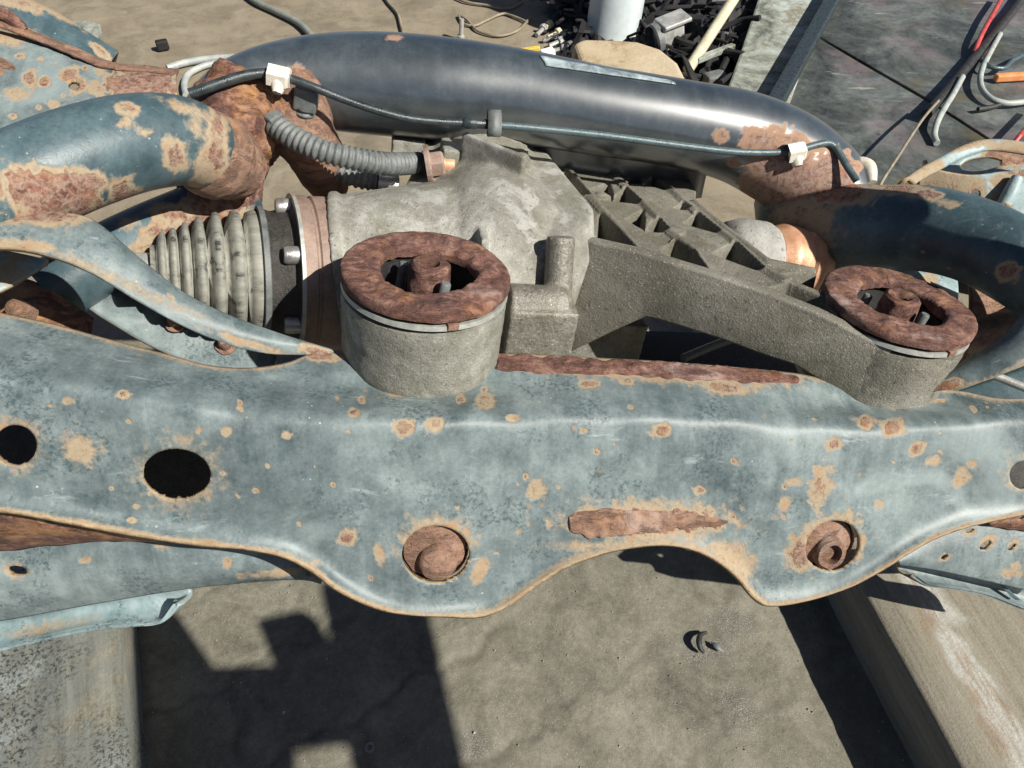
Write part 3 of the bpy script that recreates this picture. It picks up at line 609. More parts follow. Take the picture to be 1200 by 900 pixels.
# ---- rear tube (glossy, black)
RT = [(236, 150, .575), (268, 116, .59), (310, 101, .608), (370, 97, .624), (440, 99, .634), (520, 105, .640), (600, 113, .646), (700, 130, .653), (800, 146, .661), (865, 161, .669), (915, 184, .676), (955, 212, .68), (985, 240, .68)]
RRd = [30, 36, 43, 52, 57, 57, 53, 50, 49, 52, 55, 53, 46]
tube('rear_tube', D(*RT), [r * p[2] / 900 for r, p in zip(RRd, RT)], M['paint_black'], SF, 64, 180,
     rust=[(845, 159, 13, 11, 0, .5), (890, 160, 22, 16, 0, .42), (880, 168, 14, 22, 0, .42), (920, 175, 46, 24, 14, .7), (925, 215, 60, 42, 20, 1.0), (890, 215, 26, 24, 0, .5), (975, 205, 34, 34, 0, .9), (858, 191, 8, 6, 0, .5), (349, 82, 10, 10, 0, .3), (463, 44, 12, 4, 0, .3), (255, 130, 44, 30, -30, 1.0), (310, 130, 30, 26, 0, .7), (290, 105, 40, 14, -15, .6)])
# rusty cast knuckle at its left end and the one at its right
tube('rusty_collar', D((300, 118, .59), (274, 150, .58), (262, 190, .59), (258, 225, .60), (250, 250, .62)), [.036, .036, .033, .030, .024], M['crust_orange'], SF, 72, 120, amp=0.0036, freq=70)
tube('rusty_knuckle', D((338, 108, .605), (352, 150, .60), (372, 185, .615), (385, 215, .65)), [.030, .026, .022, .018], M['crust_pale'], SF, 40, 60, amp=0.002, freq=60)
tube('weld_collar', D((232, 172, .524), (246, 180, .533), (262, 189, .545), (292, 205, .565)), [.0262, .0292, .0285, .018], M['crust_pale'], SF, 48, 50, amp=0.0022, freq=70)
# ---- right tube
RG = [(893, 232, .712), (915, 243, .70), (960, 262, .675), (1020, 268, .645), (1080, 268, .62), (1140, 282, .595), (1200, 312, .57), (1290, 370, .54)]
tube('right_tube', D(*RG), [r * p[2] / 900 for r, p in zip((14, 38, 48, 50, 49, 48, 48, 50), RG)], M['paint_dark'], SF, 48, 110,
     rust=[(1085, 228, 26, 8, 4, .6), (1050, 222, 30, 8, 0, .5), (1180, 318, 16, 14, 0, .6), (985, 225, 50, 20, 0, .6), (1110, 238, 20, 6, 10, .3), (940, 262, 40, 40, 0, .4)])
Qs = [(905, 236, .66, .25), (1000, 214, .635, .24), (1085, 224, .595, .20), (1130, 272, .562, .16), (1200, 345, .535, .12), (1195, 400, .54, .12), (1000, 325, .62, .24), (920, 300, .65, .25)]
qv = [pd(x, y, d) + SUN * t for x, y, d, t in Qs]; pv, pf = prism_data(qv, SUN * -.006)
o = mesh('mount_arm', pv, pf, M['paint_dark'], SF, smooth=False, rust=[-1.0] * len(pv)); fix_normals(o); bevel(o, .002)  # added out of view, outline cut along the sun to shade the right tube
tube('mount_leg', [pd(1290, 370, .54), pd(1330, 330, .50), (qv[0] + qv[3]) / 2], [.024, .014, .010], M['paint_dark'], SF, 24, 30, rust=[])
# ---- right gusset arm
A = D((1090, 448, .545), (1120, 428, .540), (1150, 410, .535), (1178, 390, .53), (1215, 352, .525), (1300, 300, .52))
B = D((1090, 459, .540), (1116, 456, .533), (1150, 448, .526), (1180, 436, .520), (1215, 414, .515), (1300, 370, .505))
sheet('gusset_arm', A, B, M['paint'], SF, 60, 16, 0.004, 0.0045, M['edge'], rust=[(1110, 452, 24, 8, -10, .7), (1160, 446, 50, 5, -14, .2), (1195, 428, 30, 5, -25, .2)])
sheet('inner_plate', D((1100, 466, .60), (1150, 448, .60), (1210, 425, .60)), D((1100, 470, .60), (1150, 476, .59), (1210, 478, .585)), M['paint_dark'], SF, 20, 8, 0, 0.003, M['edge'], rust=[])
tube('tie_rod', D((1150, 434, .57), (1180, 446, .565), (1230, 466, .555)), .0032, M['alloy'], SF, 14, 12)
# ---- right spring cup bracket behind the right tube
RB = [(1050, 217), (1072, 201), (1100, 186), (1130, 171), (1160, 166), (1200, 170), (1290, 182)]
RB2 = [(1072, 216), (1088, 206), (1104, 198), (1130, 184), (1160, 176), (1200, 180), (1290, 192)]
sheet('cup_rim', [pd(x, y, .66 + (y - 170) * -.0006) for x, y in RB], [pd(x, y, .655 + (y - 170) * -.0006) for x, y in RB2], M['paint_pale'], SF, 70, 12, 0.006, 0.004, M['edge'], rust=[(1075, 205, 40, 12, -30, .34), (1130, 168, 60, 9, -15, .4), (1190, 172, 40, 8, 5, .3)])
sheet('cup_floor', [pd(x, y, .70) for x, y in ((1085, 204), (1130, 182), (1160, 175), (1290, 186))], [pd(x, y, .655) for x, y in ((1090, 202), (1130, 206), (1160, 204), (1290, 196))], M['paint_pale'], SF, 40, 14, -0.012, 0.003, M['edge'], rust=[(1180, 185, 40, 12, 0, .9)], holes=[(1150, 192, 26, 8, -8)])
sheet('cup_wall', [pd(x, y, d) for x, y, d in ((1078, 202, .645), (1090, 198, .643), (1110, 202, .642), (1140, 205, .640), (1175, 201, .638), (1290, 190, .63))], [pd(x, y, d) for x, y, d in ((1074, 232, .66), (1090, 236, .658), (1110, 242, .655), (1140, 252, .65), (1175, 268, .645), (1290, 320, .63))], M['paint_pale'], SF, 90, 24, 0.0, 0.004, M['edge'], rust=[(1110, 212, 50, 22, 6, .36), (1143, 228, 16, 14, 0, .4), (1175, 212, 20, 10, 0, .3), (1170, 240, 16, 20, 0, .3), (1195, 200, 30, 10, 0, .5)], holes=[(1143, 228, 6, 5, -30)])
tube('pressed_rib', D((1192, 208, .634), (1184, 226, .634), (1172, 246, .636)), [.0045, .006, .005], M['paint_pale'], SF, 16, 20, rust=[(1175, 246, 12, 8, 0, .6)])
tube('cup_ear', D((1000, 200, .66), (1006, 192, .66), (1018, 196, .655), (1022, 214, .65)), [.005, .006, .006, .004], M['brass'], SF, 14, 20)
# parts seen between the right bush and the right tube
sheet('spring_seat', D((1040, 318, .66), (1070, 305, .665), (1120, 316, .665)), D((1050, 355, .64), (1085, 375, .64), (1119, 380, .645)), M['paint_pale'], SF, 40, 16, 0.004, 0.003, M['edge'], rust=[(1090, 328, 12, 9, 0, .34), (1050, 312, 22, 6, 0, .3)])
sheet('rusty_side_plate', D((1134, 318, .63), (1165, 332, .63), (1215, 360, .63)), D((1136, 376, .62), (1160, 372, .62), (1215, 352, .62)), M['crust_pale'], SF, 30, 14, 0.003, 0.003, M['edge'])
sheet('side_flange', D((1150, 380, .615), (1180, 366, .61), (1215, 346, .61)), D((1152, 388, .61), (1180, 388, .605), (1215, 376, .605)), M['paint_pale'], SF, 20, 8, 0.001, 0.003, M['edge'], rust=[])
tube('side_bushing', D((1118, 402, .60), (1150, 394, .60), (1185, 384, .605)), [.017, .016, .015], M['crust_pale'], SF, 28, 20, amp=0.0006, freq=120)
# ---- left rear bracket
A = D((-90, 14, .60), (0, 36, .62), (60, 51, .625), (120, 72, .63), (165, 80, .632), (206, 84, .635))
B = D((-90, 158, .565), (0, 153, .58), (60, 149, .585), (115, 138, .59), (165, 122, .60), (209, 122, .61))
sheet('rear_bracket', A, B, M['paint'], SF, 110, 52, 0.004, 0.004, M['edge'], holes=[(86, 99, 7, 6, 10)], rust=[(36, 93, 10, 13, 0, .5), (52, 96, 9, 8, 0, .6), (82, 88, 14, 12, 0, .5), (92, 100, 14, 12, 0, .45), (112, 104, 10, 10, 0, .38), (118, 110, 8, 8, 0, .3), (46, 126, 5, 4), (75, 112, 4, 3), (24, 66, 7, 4), (100, 80, 5, 4), (15, 136, 6, 4), (130, 95, 8, 10, 0, .5), (48, 70, 5, 4, 0, .3), (165, 100, 48, 28, 0, 1.0), (62, 123, 9, 6, 0, .4), (95, 124, 7, 6, 0, .5), (10, 46, 22, 9, 14, .3), (20, 110, 14, 10, 0, .25), (66, 135, 9, 5, 0, .4), (118, 84, 7, 7, 0, .3)])
tube('rusty_flange', D((-90, 6, .60), (0, 28, .615), (40, 42, .62), (80, 58, .622), (125, 76, .625), (170, 81, .63), (207, 85, .633)), [.0048] * 7, M['crust_pale'], SF, 18, 110, amp=0.0012, freq=110, ell=(0.55, 1.5), hint=UU)
tube('rusty_hook', D((-40, 18, .605), (0, 16, .612), (16, 24, .615), (30, 36, .618)), [.004, .005, .005, .003], M['crust'], SF, 16, 40, amp=0.0012, freq=120)
A = D((-90, -45, .67), (0, -4, .68), (45, 9, .685), (80, 28, .69), (110, 52, .69), (136, 73, .69))
B = D((-90, 6, .62), (0, 17, .63), (40, 36, .635), (75, 54, .64), (105, 67, .645), (128, 76, .655))
sheet('upper_cup', A, B, M['paint_dark'], SF, 80, 24, 0.012, 0.0035, M['edge'], rust=[(60, 12, 80, 6, 25, .3), (20, 4, 50, 7, 12, .4), (40, 40, 8, 5, 0, .1), (120, 62, 18, 6, 40, .4)])
lathe('left_bushing', pd(-2, 92, .60), (CAM - pd(0, 92, .6)), dense([(.0003, .004), (.006, .004), (.0075, 0), (.0145, .003), (.016, -.002), (.016, -.02)], .0016), M['crust_pale'], SF, 36, 0.0005, 160)
sheet('bottom_lip', D((-90, 158, .575), (0, 150, .582), (60, 148, .587), (104, 134, .592)), D((-90, 168, .57), (0, 153, .572), (40, 155, .576), (62, 150, .582)), M['paint_pale'], SF, 30, 8, 0.001, 0.003, M['edge'], rust=[(20, 154, 30, 5, 0, .4)])
# ---- lower arms resting on the beams
LZ = lambda x, y, z: pz(x, y, z)
A = [pd(-120, 640, .475), pd(0, 640, .478), pd(90, 634, .477), pd(180, 627, .474), pd(260, 634, .478), pd(330, 646, .487), pd(380, 672, .505)]
B = [pd(-120, 742, .500), pd(0, 728, .500), pd(100, 710, .499), pd(215, 691, .496), pd(290, 683, .497), pd(345, 679, .500), pd(372, 676, .509)]
sheet('left_lower_arm', A, B, M['paint'], SF, 90, 34, 0.006, 0.0035, M['edge'], holes=[(20, 669, 12, 6, 8)], rust=[(100, 657, 9, 4, 0, .3), (267, 660, 6, 6, 0, .32), (190, 640, 14, 5, 0, .15), (20, 669, 17, 10, 8, .15), (320, 672, 40, 5, -5, .2)])
A = [pd(-120, 738, .530), pd(0, 724, .530), pd(100, 706, .528), pd(190, 692, .525), pd(217, 687, .520)]
B = [pd(-120, 778, .535), pd(0, 760, .535), pd(65, 745, .533), pd(120, 734, .531), pd(160, 732, .528), pd(194, 728, .525), pd(213, 706, .520)]
tube('mount_foot', [pd(40, 700, .575), pz(40, 700, .062)], [.014, .014], M['paint_dark'], SF, 16, 8, rust=[])
lip = lambda s: -math.sin(math.pi * min(1, s / 0.8)) if s < 0.8 else 1.2 * math.sin(math.pi * (s - 0.8) / 0.2)
sheet('left_lower_lip', A, B, M['paint_pale'], SF, 70, 24, 0.006, 0.003, M['paint'], rust=[(60, 735, 50, 8, -10, .1)], curve=lip)
sheet('rusty_seam', D((-120, 590, .43), (0, 603, .432), (60, 609, .436), (120, 621, .443), (185, 631, .452)), D((-120, 648, .473), (0, 646, .476), (60, 640, .475), (120, 635, .474), (188, 632, .473)), M['crust_orange'], SF, 60, 14, 0.002, 0.003, M['edge'], holes=[(68, 611, 27, 5, 6)], amp=0.0008, freq=90)
sheet('seam_scab', D((-60, 596, .43), (0, 598, .431), (14, 604, .434)), D((-60, 622, .446), (0, 616, .444), (22, 610, .442)), M['paint_pale'], SF, 14, 8, 0.001, 0.003, M['edge'], rust=[(10, 608, 10, 5, 0, .2)])
A = [pd(1048, 652, 0.716), pd(1090, 628, 0.720), pd(1130, 612, 0.724), pd(1165, 612, 0.727), pd(1200, 622, 0.731), pd(1235, 622, 0.734)]
B = [pd(1052, 662, 0.720), pd(1090, 667, 0.727), pd(1130, 675, 0.733), pd(1165, 683, 0.738), pd(1200, 691, 0.743), pd(1235, 698, 0.746)]
sheet('right_lower_arm', A, B, M['paint'], SF, 100, 40, 0.004, 0.0035, M['edge'], holes=[(1107, 653, 5, 2.6, -30), (1155, 639, 8, 4.2, -35), (1186, 641, 6, 3, -35), (1137, 622, 6, 2, -15)], rust=[(1107, 653, 9, 5, -30, .2), (1157, 636, 13, 8, -35, .32), (1188, 639, 10, 7, -35, .3), (1137, 624, 10, 5, 0, .25), (1182, 670, 11, 7, -20, .3), (1190, 663, 7, 5, 0, .2), (1195, 672, 6, 5, 0, .2)])
A = [pd(1054, 658, 0.735), pd(1075, 660, 0.742), pd(1110, 666, 0.750), pd(1150, 676, 0.757), pd(1200, 688, 0.764), pd(1235, 695, 0.767)]
tube('mount_foot', [pd(1165, 660, 0.765), pz(1165, 655, .085)], [.014, .014], M['paint_dark'], SF, 16, 8, rust=[])
B = [pd(1066, 676, 0.735), pd(1082, 686, 0.740), pd(1110, 690, 0.748), pd(1150, 697, 0.756), pd(1200, 715, 0.765), pd(1235, 724, 0.768)]
sheet('right_lower_lip', A, B, M['paint'], SF, 60, 24, 0.006, 0.003, M['edge'], rust=[], curve=lip)
sheet('rusty_seam', D((1158, 610, 0.710), (1200, 602, 0.714), (1235, 597, 0.717)), D((1160, 617, 0.724), (1200, 623, 0.730), (1235, 623, 0.733)), M['crust_orange'], SF, 30, 10, 0.001, 0.003, M['edge'], amp=0.0008, freq=90, holes=[(1197, 607, 5, 2)])
sheet('stiffener', D((1165, 680, 0.754), (1172, 682, 0.754)), D((1190, 703, 0.757), (1196, 703, 0.757)), M['paint_dark'], SF, 8, 6, 0, 0.003, M['edge'], rust=[])
sheet('rear_web', D((478, 140, .655), (600, 150, .665), (740, 168, .672), (832, 185, .685)), D((490, 240, .70), (600, 250, .71), (740, 240, .715), (822, 232, .72)), M['paint_black'], SF, 30, 10, 0, 0.004, M['edge'], rust=[])  # added plate, its black paint stands in for shade under the tube
# strip of tape left on the rear tube
tp = []
for i in range(40):
    s = i / 39
    for j in range(6):
        x = 632 + s * 152 + j * 1.5; y = 66 + s * 29 + (j / 5) * (10 - 7 * s) + (0 if j < 5 else 2); tp.append((x, y))
V_rt, F_rt, _n = tube_verts(D(*RT), [r * p[2] / 900 for r, p in zip(RRd, RT)], 64, 180)
from mathutils.bvhtree import BVHTree
bv = BVHTree.FromPolygons([tuple(p) for p in V_rt], F_rt)
tv = []
for x, y in tp:
    h = bv.ray_cast(CAM, ray(x, y).normalized())
    if h[0] is None: h = bv.find_nearest(pd(x, y, .63))
    n_ = h[1] if h[1].dot(CAM - h[0]) > 0 else -h[1]
    tv.append(h[0] + n_ * 0.0012)
o = mesh('tape_strip', tv, face_camera_side(tv, grid_faces(40, 6)), M['tape'], SF); solid(o, 0.0006, -1)

# ================================================================ DIFFERENTIAL
DF = thing('differential', 'dusty cast aluminium differential with ribbed arm bolted inside the subframe', 'differential', O1 - UU * 0.10)
def remeshed(name, parts_, mat, voxel, smooth_it=4, bumpy=0.0):
    v, f = [], []
    for pv, pf in parts_:
        b0 = len(v); v += list(pv); f += [tuple(b0 + k for k in q) for q in pf]
    o = mesh(name, v, f, mat, DF, smooth=True, sharp=0); fix_normals(o)
    md = o.modifiers.new('cast', 'REMESH'); md.mode = 'VOXEL'; md.voxel_size = voxel; md.use_smooth_shade = True
    if smooth_it: sm = o.modifiers.new('smooth', 'SMOOTH'); sm.iterations = smooth_it; sm.factor = 0.5
    return o
def p_ell(c, ax, r, n=20):
    v, f = lathe_data((0, 0, 0), (0, 0, 1), [(math.sin(t) or 1e-4, -math.cos(t)) for t in np.linspace(0.001, math.pi - 0.001, n)], 2 * n)
    f = f + [tuple(range(2 * n))[::-1], tuple((n - 1) * 2 * n + k for k in range(2 * n))]
    return [Vector(c) + ax[0] * (p.x * r[0]) + ax[1] * (p.y * r[1]) + ax[2] * (p.z * r[2]) for p in v], f
def p_cyl(a, b, r0, r1=None, n=36):
    a, b = Vector(a), Vector(b); L = (b - a).length; r1 = r0 if r1 is None else r1
    v, f = lathe_data(a, b - a, [(r0, 0), (r1, L)], n); return v, f + [tuple(range(n))[::-1], tuple(n + k for k in range(n))]
def p_box(c, ax, sz): return box_pts(Vector(c), ax, sz)
AX = (RR, BB, UU)
hc = pd(575, 296, .625)
def p_hull(pts):
    bm = bmesh.new(); [bm.verts.new(p) for p in pts]; bmesh.ops.convex_hull(bm, input=bm.verts); bm.verts.ensure_lookup_table()
    dead = [x for x in bm.verts if not x.link_faces]; bmesh.ops.delete(bm, geom=dead, context='VERTS'); bm.verts.index_update()
    r_ = ([x.co.copy() for x in bm.verts], [tuple(x.index for x in q.verts) for q in bm.faces]); bm.free(); return r_
H_ = []
H_.append(p_hull(D((500, 167, .655), (560, 161, .66), (640, 178, .66), (492, 222, .603), (600, 202, .612), (652, 198, .632), (452, 264, .580), (520, 330, .557), (632, 300, .552), (668, 287, .555), (696, 246, .588), (698, 284, .576), (462, 400, .60), (520, 420, .575), (655, 415, .578), (500, 200, .74), (650, 210, .74), (520, 400, .72), (660, 400, .72))))
H_.append(p_hull(D((396, 300, .60), (440, 246, .595), (505, 215, .62), (560, 250, .60), (480, 320, .575), (540, 330, .62), (450, 300, .64), (420, 285, .59))))
H_.append(p_ell(hc, AX, (.066, .085, .070)))
H_.append(p_cyl(pd(397, 322, .60), pd(560, 305, .62), .0600, .066))
H_.append(p_cyl(pd(397, 322, .60), pd(408, 321, .601), .0635))
H_.append(p_cyl(hc, pd(560, 190, .70), .062, .052))
HB1 = p_box(pd(630, 382, .556), AX, (.050, .03, .040)); H_.append(HB1)
H_.append(p_box(pd(565, 395, .585), AX, (.105, .06, .08)))

HB2 = p_cyl(pd(657, 277, .546), pd(653, 352, .558), .0105); H_.append(HB2)
H_.append(p_box(pd(560, 300, .565), AX, (.006, .05, .05))); H_.append(p_box(pd(575, 205, .60), ((RR + BB).normalized(), (BB - RR).normalized(), UU), (.006, .06, .05)))
H_.append(p_box(pd(700, 404, .66), AX, (.07, .03, .06)))
H_.append(p_cyl(pd(590, 196, .616), pd(598, 216, .605), .007))
H_.append(p_cyl(pd(508, 196, .66), pd(548, 186, .66), .016)); H_.append(p_box(pd(520, 178, .68), AX, (.035, .02, .02)))
H_.append(p_box(pd(600, 182, .685), AX, (.10, .02, .016))); H_.append(p_box(pd(560, 215, .615), (RR, BB, UU), (.008, .1, .03)))
H_.append(p_cyl(pd(602, 170, .656), pd(616, 203, .614), .008)); H_.append(p_cyl(pd(616, 203, .614), pd(630, 246, .586), .008)); H_.append(p_ell(pd(632, 247, .584), AX, (.014, .014, .010)))
HB3 = p_cyl(pd(594, 352, .541), pd(662, 356, .551), .0125); H_.append(HB3)
LB = [q for q in H_ if q is HB1 or q is HB2 or q is HB3]; H_ = [q for q in H_ if q is not HB1 and q is not HB2 and q is not HB3]
remeshed('housing', H_, M['alu'], 0.0016, 5)
remeshed('lower_boss', LB, M['alu_oily'], 0.0014, 14)
# parting ridge over the top
# ---- ribbed arm: a cast slab with triangular pockets and a tall front web
TOPC = -0.014
Zm = lambda L: [(600 + x / 3, 150 + y / 3) for x, y in L]
POCK = [Zm(p) for p in ([(158, 190), (185, 145), (290, 245)], [(310, 290), (300, 405), (455, 440)], [(272, 212), (345, 180), (362, 240)], [(340, 248), (400, 203), (458, 265)], [(408, 182), (438, 146), (464, 188)], [(465, 188), (502, 168), (574, 226)],
    [(572, 274), (600, 254), (636, 278)], [(610, 328), (652, 288), (738, 368)], [(400, 315), (462, 285), (470, 350)], [(466, 352), (516, 316), (556, 358)], [(528, 462), (536, 410), (575, 388), (640, 430), (700, 520)], [(708, 438), (782, 400), (895, 500)], [(846, 566), (975, 538), (1110, 600), (1180, 690)], [(936, 508), (1112, 500), (1100, 575)], [(280, 135), (345, 150), (300, 142)])]
OUT = [(640, 184), (700, 188), (735, 190), (808, 203), (818, 222), (817, 235), (860, 270), (905, 304), (972, 320), (1000, 345), (985, 368), (950, 358), (883, 336), (830, 319), (780, 304), (750, 293), (680, 281), (640, 270)]
Lp = lambda px, py: ((lambda q: (q.dot(RR), q.dot(BB)))(pa(px, py, TOPC) - O1))
poly2 = lambda L: np.array([Lp(*p) for p in L])
def sdf(poly, X, Y):
    d = np.full(X.shape, 1e9); ins = np.zeros(X.shape, bool); n_ = len(poly)
    for i in range(n_):
        ax_, ay = poly[i]; bx, by = poly[(i + 1) % n_]; ex, ey = bx - ax_, by - ay; wx, wy = X - ax_, Y - ay
        t = np.clip((wx * ex + wy * ey) / (ex * ex + ey * ey + 1e-12), 0, 1); d = np.minimum(d, np.hypot(wx - ex * t, wy - ey * t))
        c = ((ay <= Y) & (by > Y)) | ((by <= Y) & (ay > Y)); ins ^= c & (X < ex * (Y - ay) / (ey if abs(ey) > 1e-12 else 1e-12) + ax_)
    return np.where(ins, -d, d)
po = poly2(OUT); st = 0.0008
Xg, Yg = np.meshgrid(np.arange(po[:, 0].min() - .004, po[:, 0].max() + .004, st), np.arange(po[:, 1].min() - .004, po[:, 1].max() + .004, st))
so_ = sdf(po, Xg, Yg); hgt = np.zeros_like(Xg)
for L in POCK:
    s = sdf(poly2(L), Xg, Yg); dep = 0.032
    hgt = np.minimum(hgt, -dep * np.clip((-s + 0.0002) / 0.0042, 0, 1) ** 0.8)
def seg_ridge(p, q, wd, h):
    (x0, y0), (x1, y1) = Lp(*p), Lp(*q); ex, ey = x1 - x0, y1 - y0
    t = np.clip(((Xg - x0) * ex + (Yg - y0) * ey) / (ex * ex + ey * ey), 0, 1); dd_ = np.hypot(Xg - x0 - ex * t, Yg - y0 - ey * t)
    return h * np.clip((wd - dd_) / (wd * 0.6), 0, 1)
rid = np.zeros_like(Xg)
for chain in ([(662, 195), (750, 295)], [(717, 200), (752, 237), (787, 272), (813, 293), (833, 322)], [(750, 197), (790, 225), (817, 247), (860, 283), (897, 315), (923, 330)], [(667, 192), (720, 196), (790, 207)], [(815, 236), (853, 270), (900, 306), (968, 320)]):
    for p, q in zip(chain, chain[1:]): rid = np.maximum(rid, seg_ridge(p, q, 0.0046, 0.0036))
for p in ((704, 228), (757, 258), (798, 284), (790, 268)): rid = np.maximum(rid, seg_ridge(p, (p[0] + 1, p[1]), 0.0085, 0.003))
low_floor = -0.0016 - 0.0012 * np.sin(Xg * 60) * np.sin(Yg * 55)
hgt = np.where(rid > 0, np.maximum(hgt, np.where(hgt < -0.012, hgt, low_floor + rid)), np.minimum(hgt, low_floor))
hgt = np.where(so_ > 0, -0.030, hgt)
vv = [O1 + RR * x + BB * y + UU * (TOPC + h) for x, y, h in zip(Xg.ravel(), Yg.ravel(), hgt.ravel())]
inside = (so_ < st * 1.6).ravel(); ff_ = [q for q in grid_faces(*Xg.shape) if any(so_.ravel()[k] < 0 for k in q)]
us = sorted({k for q in ff_ for k in q}); mp = {k: i for i, k in enumerate(us)}
o = mesh('ribbed_arm', [vv[k] for k in us], [tuple(mp[k] for k in q) for q in ff_], M['alu_rough'], DF, sharp=50)
sm = o.modifiers.new('smooth', 'SMOOTH'); sm.iterations = 6; sm.factor = 0.5
fo = pa(676, 281, TOPC); fx = (pa(1000, 383, TOPC) - fo).normalized(); fn = UU.cross(fx).normalized(); fo = fo + fn * 0.0013
FRONT = [(672, 279), (700, 285), (750, 296), (790, 309), (840, 324), (900, 344), (960, 368), (1006, 386), (975, 446), (930, 428), (895, 417), (850, 400), (800, 384), (770, 375), (757, 372), (745, 377), (720, 388), (667, 414)]
fv = [pp(x, y, fo, fn) for x, y in FRONT]
TG = O2 - fn * .0518 + fx * .002; iR = FRONT.index((1006, 386)); fv[iR] = TG + UU * TOPC; fv[iR + 1] = TG - UU * .0625
pv, pf = prism_data(fv, fn * 0.011)
o = mesh('front_web', pv, pf, M['alu_rough'], DF, smooth=False); fix_normals(o); bevel(o, 0.0022, 3); o.data.shade_smooth(); 
# ---- bushes
def bush(Oc, rnd, R_, ax, rot, flip, smat):
    lathe('sleeve', Oc, ax, dense([(R_ * .90, -.016), (R_ * .975, -.0165), (R_ * .985, -.022), (R_ * .975, -.045), (R_ * .975, -.060), (R_ * .955, -.064), (R_ * .6, -.064)], .002), smat, DF, 120, 0.00055, 190, seed=rnd)
    lathe('alloy_ring', Oc, ax, [(R_ * .93, -.0100), (R_ * .978, -.0100), (R_ * .988, -.0130), (R_ * .93, -.0145)], M['ring'], DF, 96)
    lathe('alloy_ring', Oc, ax, [(R_ * .90, -.0630), (R_ * .962, -.0640), (R_ * .968, -.0685), (R_ * .90, -.0690)], M['ring'], DF, 96)
    hint = RR; x, y, z = frame_of(ax, hint)
    # rusted plate: ring with an oblong opening
    n_, rows = 220, [(0.99, -.0072), (1.005, -.0040), (0.985, -.0004), (.95, .0002), (.91, .0004), (.87, .0006), (.83, .0006), (.79, .0006), (.75, .0006), (.71, .0004), (.67, .0003), (.63, .0001), (.585, -.0006), (.56, -.003), (.56, -.0072)]
    v = []
    for i, (rr, hh) in enumerate(rows):
        for k in range(n_):
            a = 2 * math.pi * k / n_; m_ = rr * R_
            if rr < 0.945:
                ov = 0.56 * R_ * (1.0 - 0.04 * math.sin(a + rot) ** 2 + .06 * math.sin(3 * a + rnd)); w2 = (0.945 - rr) / (0.945 - 0.56); m_ = (0.945 * R_) * (1 - w2) + ov * w2
            if 0.55 < rr: m_ *= 1 + 0.012 * mn.noise(Vector((math.cos(a) * 6, math.sin(a) * 6, rnd)))
            p = Oc + z * hh + (x * math.cos(a) + y * math.sin(a)) * m_; q = p * 75 + Vector((rnd, 0, 0))
            fl = mn.noise(q * 1.6); p += z * (.45 if rr > .93 else 1) * (0.0004 * mn.noise(q) + 0.0008 * (1 if fl > .12 else (0 if fl > -.15 else -1)) * (.3 if rr > .98 else 1) + .0005 * mn.noise(q * 5)); v.append(p)
    # subdivide rows for flakes
    o = mesh('rusty_plate', v, [tuple(reversed(q)) for q in grid_faces(len(rows), n_, True)], M['crust'], DF); fix_normals(o)
    sb = o.modifiers.new('fine', 'SUBSURF'); sb.levels = sb.render_levels = 1
    lathe('rubber_core', Oc, ax, [(R_ * .94, -.0100), (R_ * .60, -.0110), (R_ * .54, -.034), (.0005, -.038)], M['rubber'], DF, 60)
    c = Oc + RR * (.002 * flip) + BB * .001
    lathe('inner_tube', c, ax, dense([(.0150, -.036), (.0135, -.012), (.0125, .0015), (.0105, .0035), (.0065, .0030), (.0045, .0005), (.0040, -.010), (.0003, -.010)], .0013), M['crust'], DF, 44, 0.0009, 150, seed=rnd + 3)
    for dx, dy, hh in ((.011, -.016, -.001), (-.012, .017, -.006)):
        lathe('pin', Oc + RR * dx + BB * dy, ax + RR * .12, [(.0033, -.03), (.0033, hh - .001), (.0027, hh), (.0002, hh)], M['hose'], DF, 18)
    # key tab under the plate
    tb = Oc + (RR * .25 - BB * .97).normalized() * (R_ * .965) - UU * .0105
    box('key_tab', tb, ((RR * .97 + BB * .25), (BB * .97 - RR * .25), UU), (.007, .004, .004), M['crust_pale'], DF, 0.0006)
bush(O1, 1.3, .0530, UU, 0.4, 1, M['alu_bush']); bush(O2, 4.1, .0535, UU, 0.9, 1, M['alu_rough'])
# lugs that carry the bushes
remeshed('bush_lug', [p_box(O1 + BB * .062 - UU * .045 + RR * .02, AX, (.075, .05, .045))], M['alu'], 0.003, 3)
# vent plug with pinkish hex and a small connector on the housing
bolt('vent_plug', pd(503, 193, .612), (RR * .9 + UU * .2), .0105, .012, M['pink'], DF)
remeshed('sensor_boss', [p_box(pd(532, 190, .625), AX, (.022, .03, .03)), p_box(pd(478, 180, .66), AX, (.028, .02, .03)), p_cyl(pd(545, 176, .635), pd(552, 215, .615), .007), p_box(pd(590, 178, .64), AX, (.04, .014, .012))], M['alu'], 0.0016, 2)
lathe('plug_stem', pd(517, 193, .613), RR, [(.0075, -.004), (.0075, .010), (.005, .010)], M['copper'], DF, 24)
lathe('output_flange', pd(862, 303, .652), (RR * 0.95 + BB * .1 - UU * .12), dense([(.018, -.02), (.030, -.012), (.034, 0), (.034, .022), (.029, .034), (.026, .036)], .004), M['alu_pale'], DF, 48)

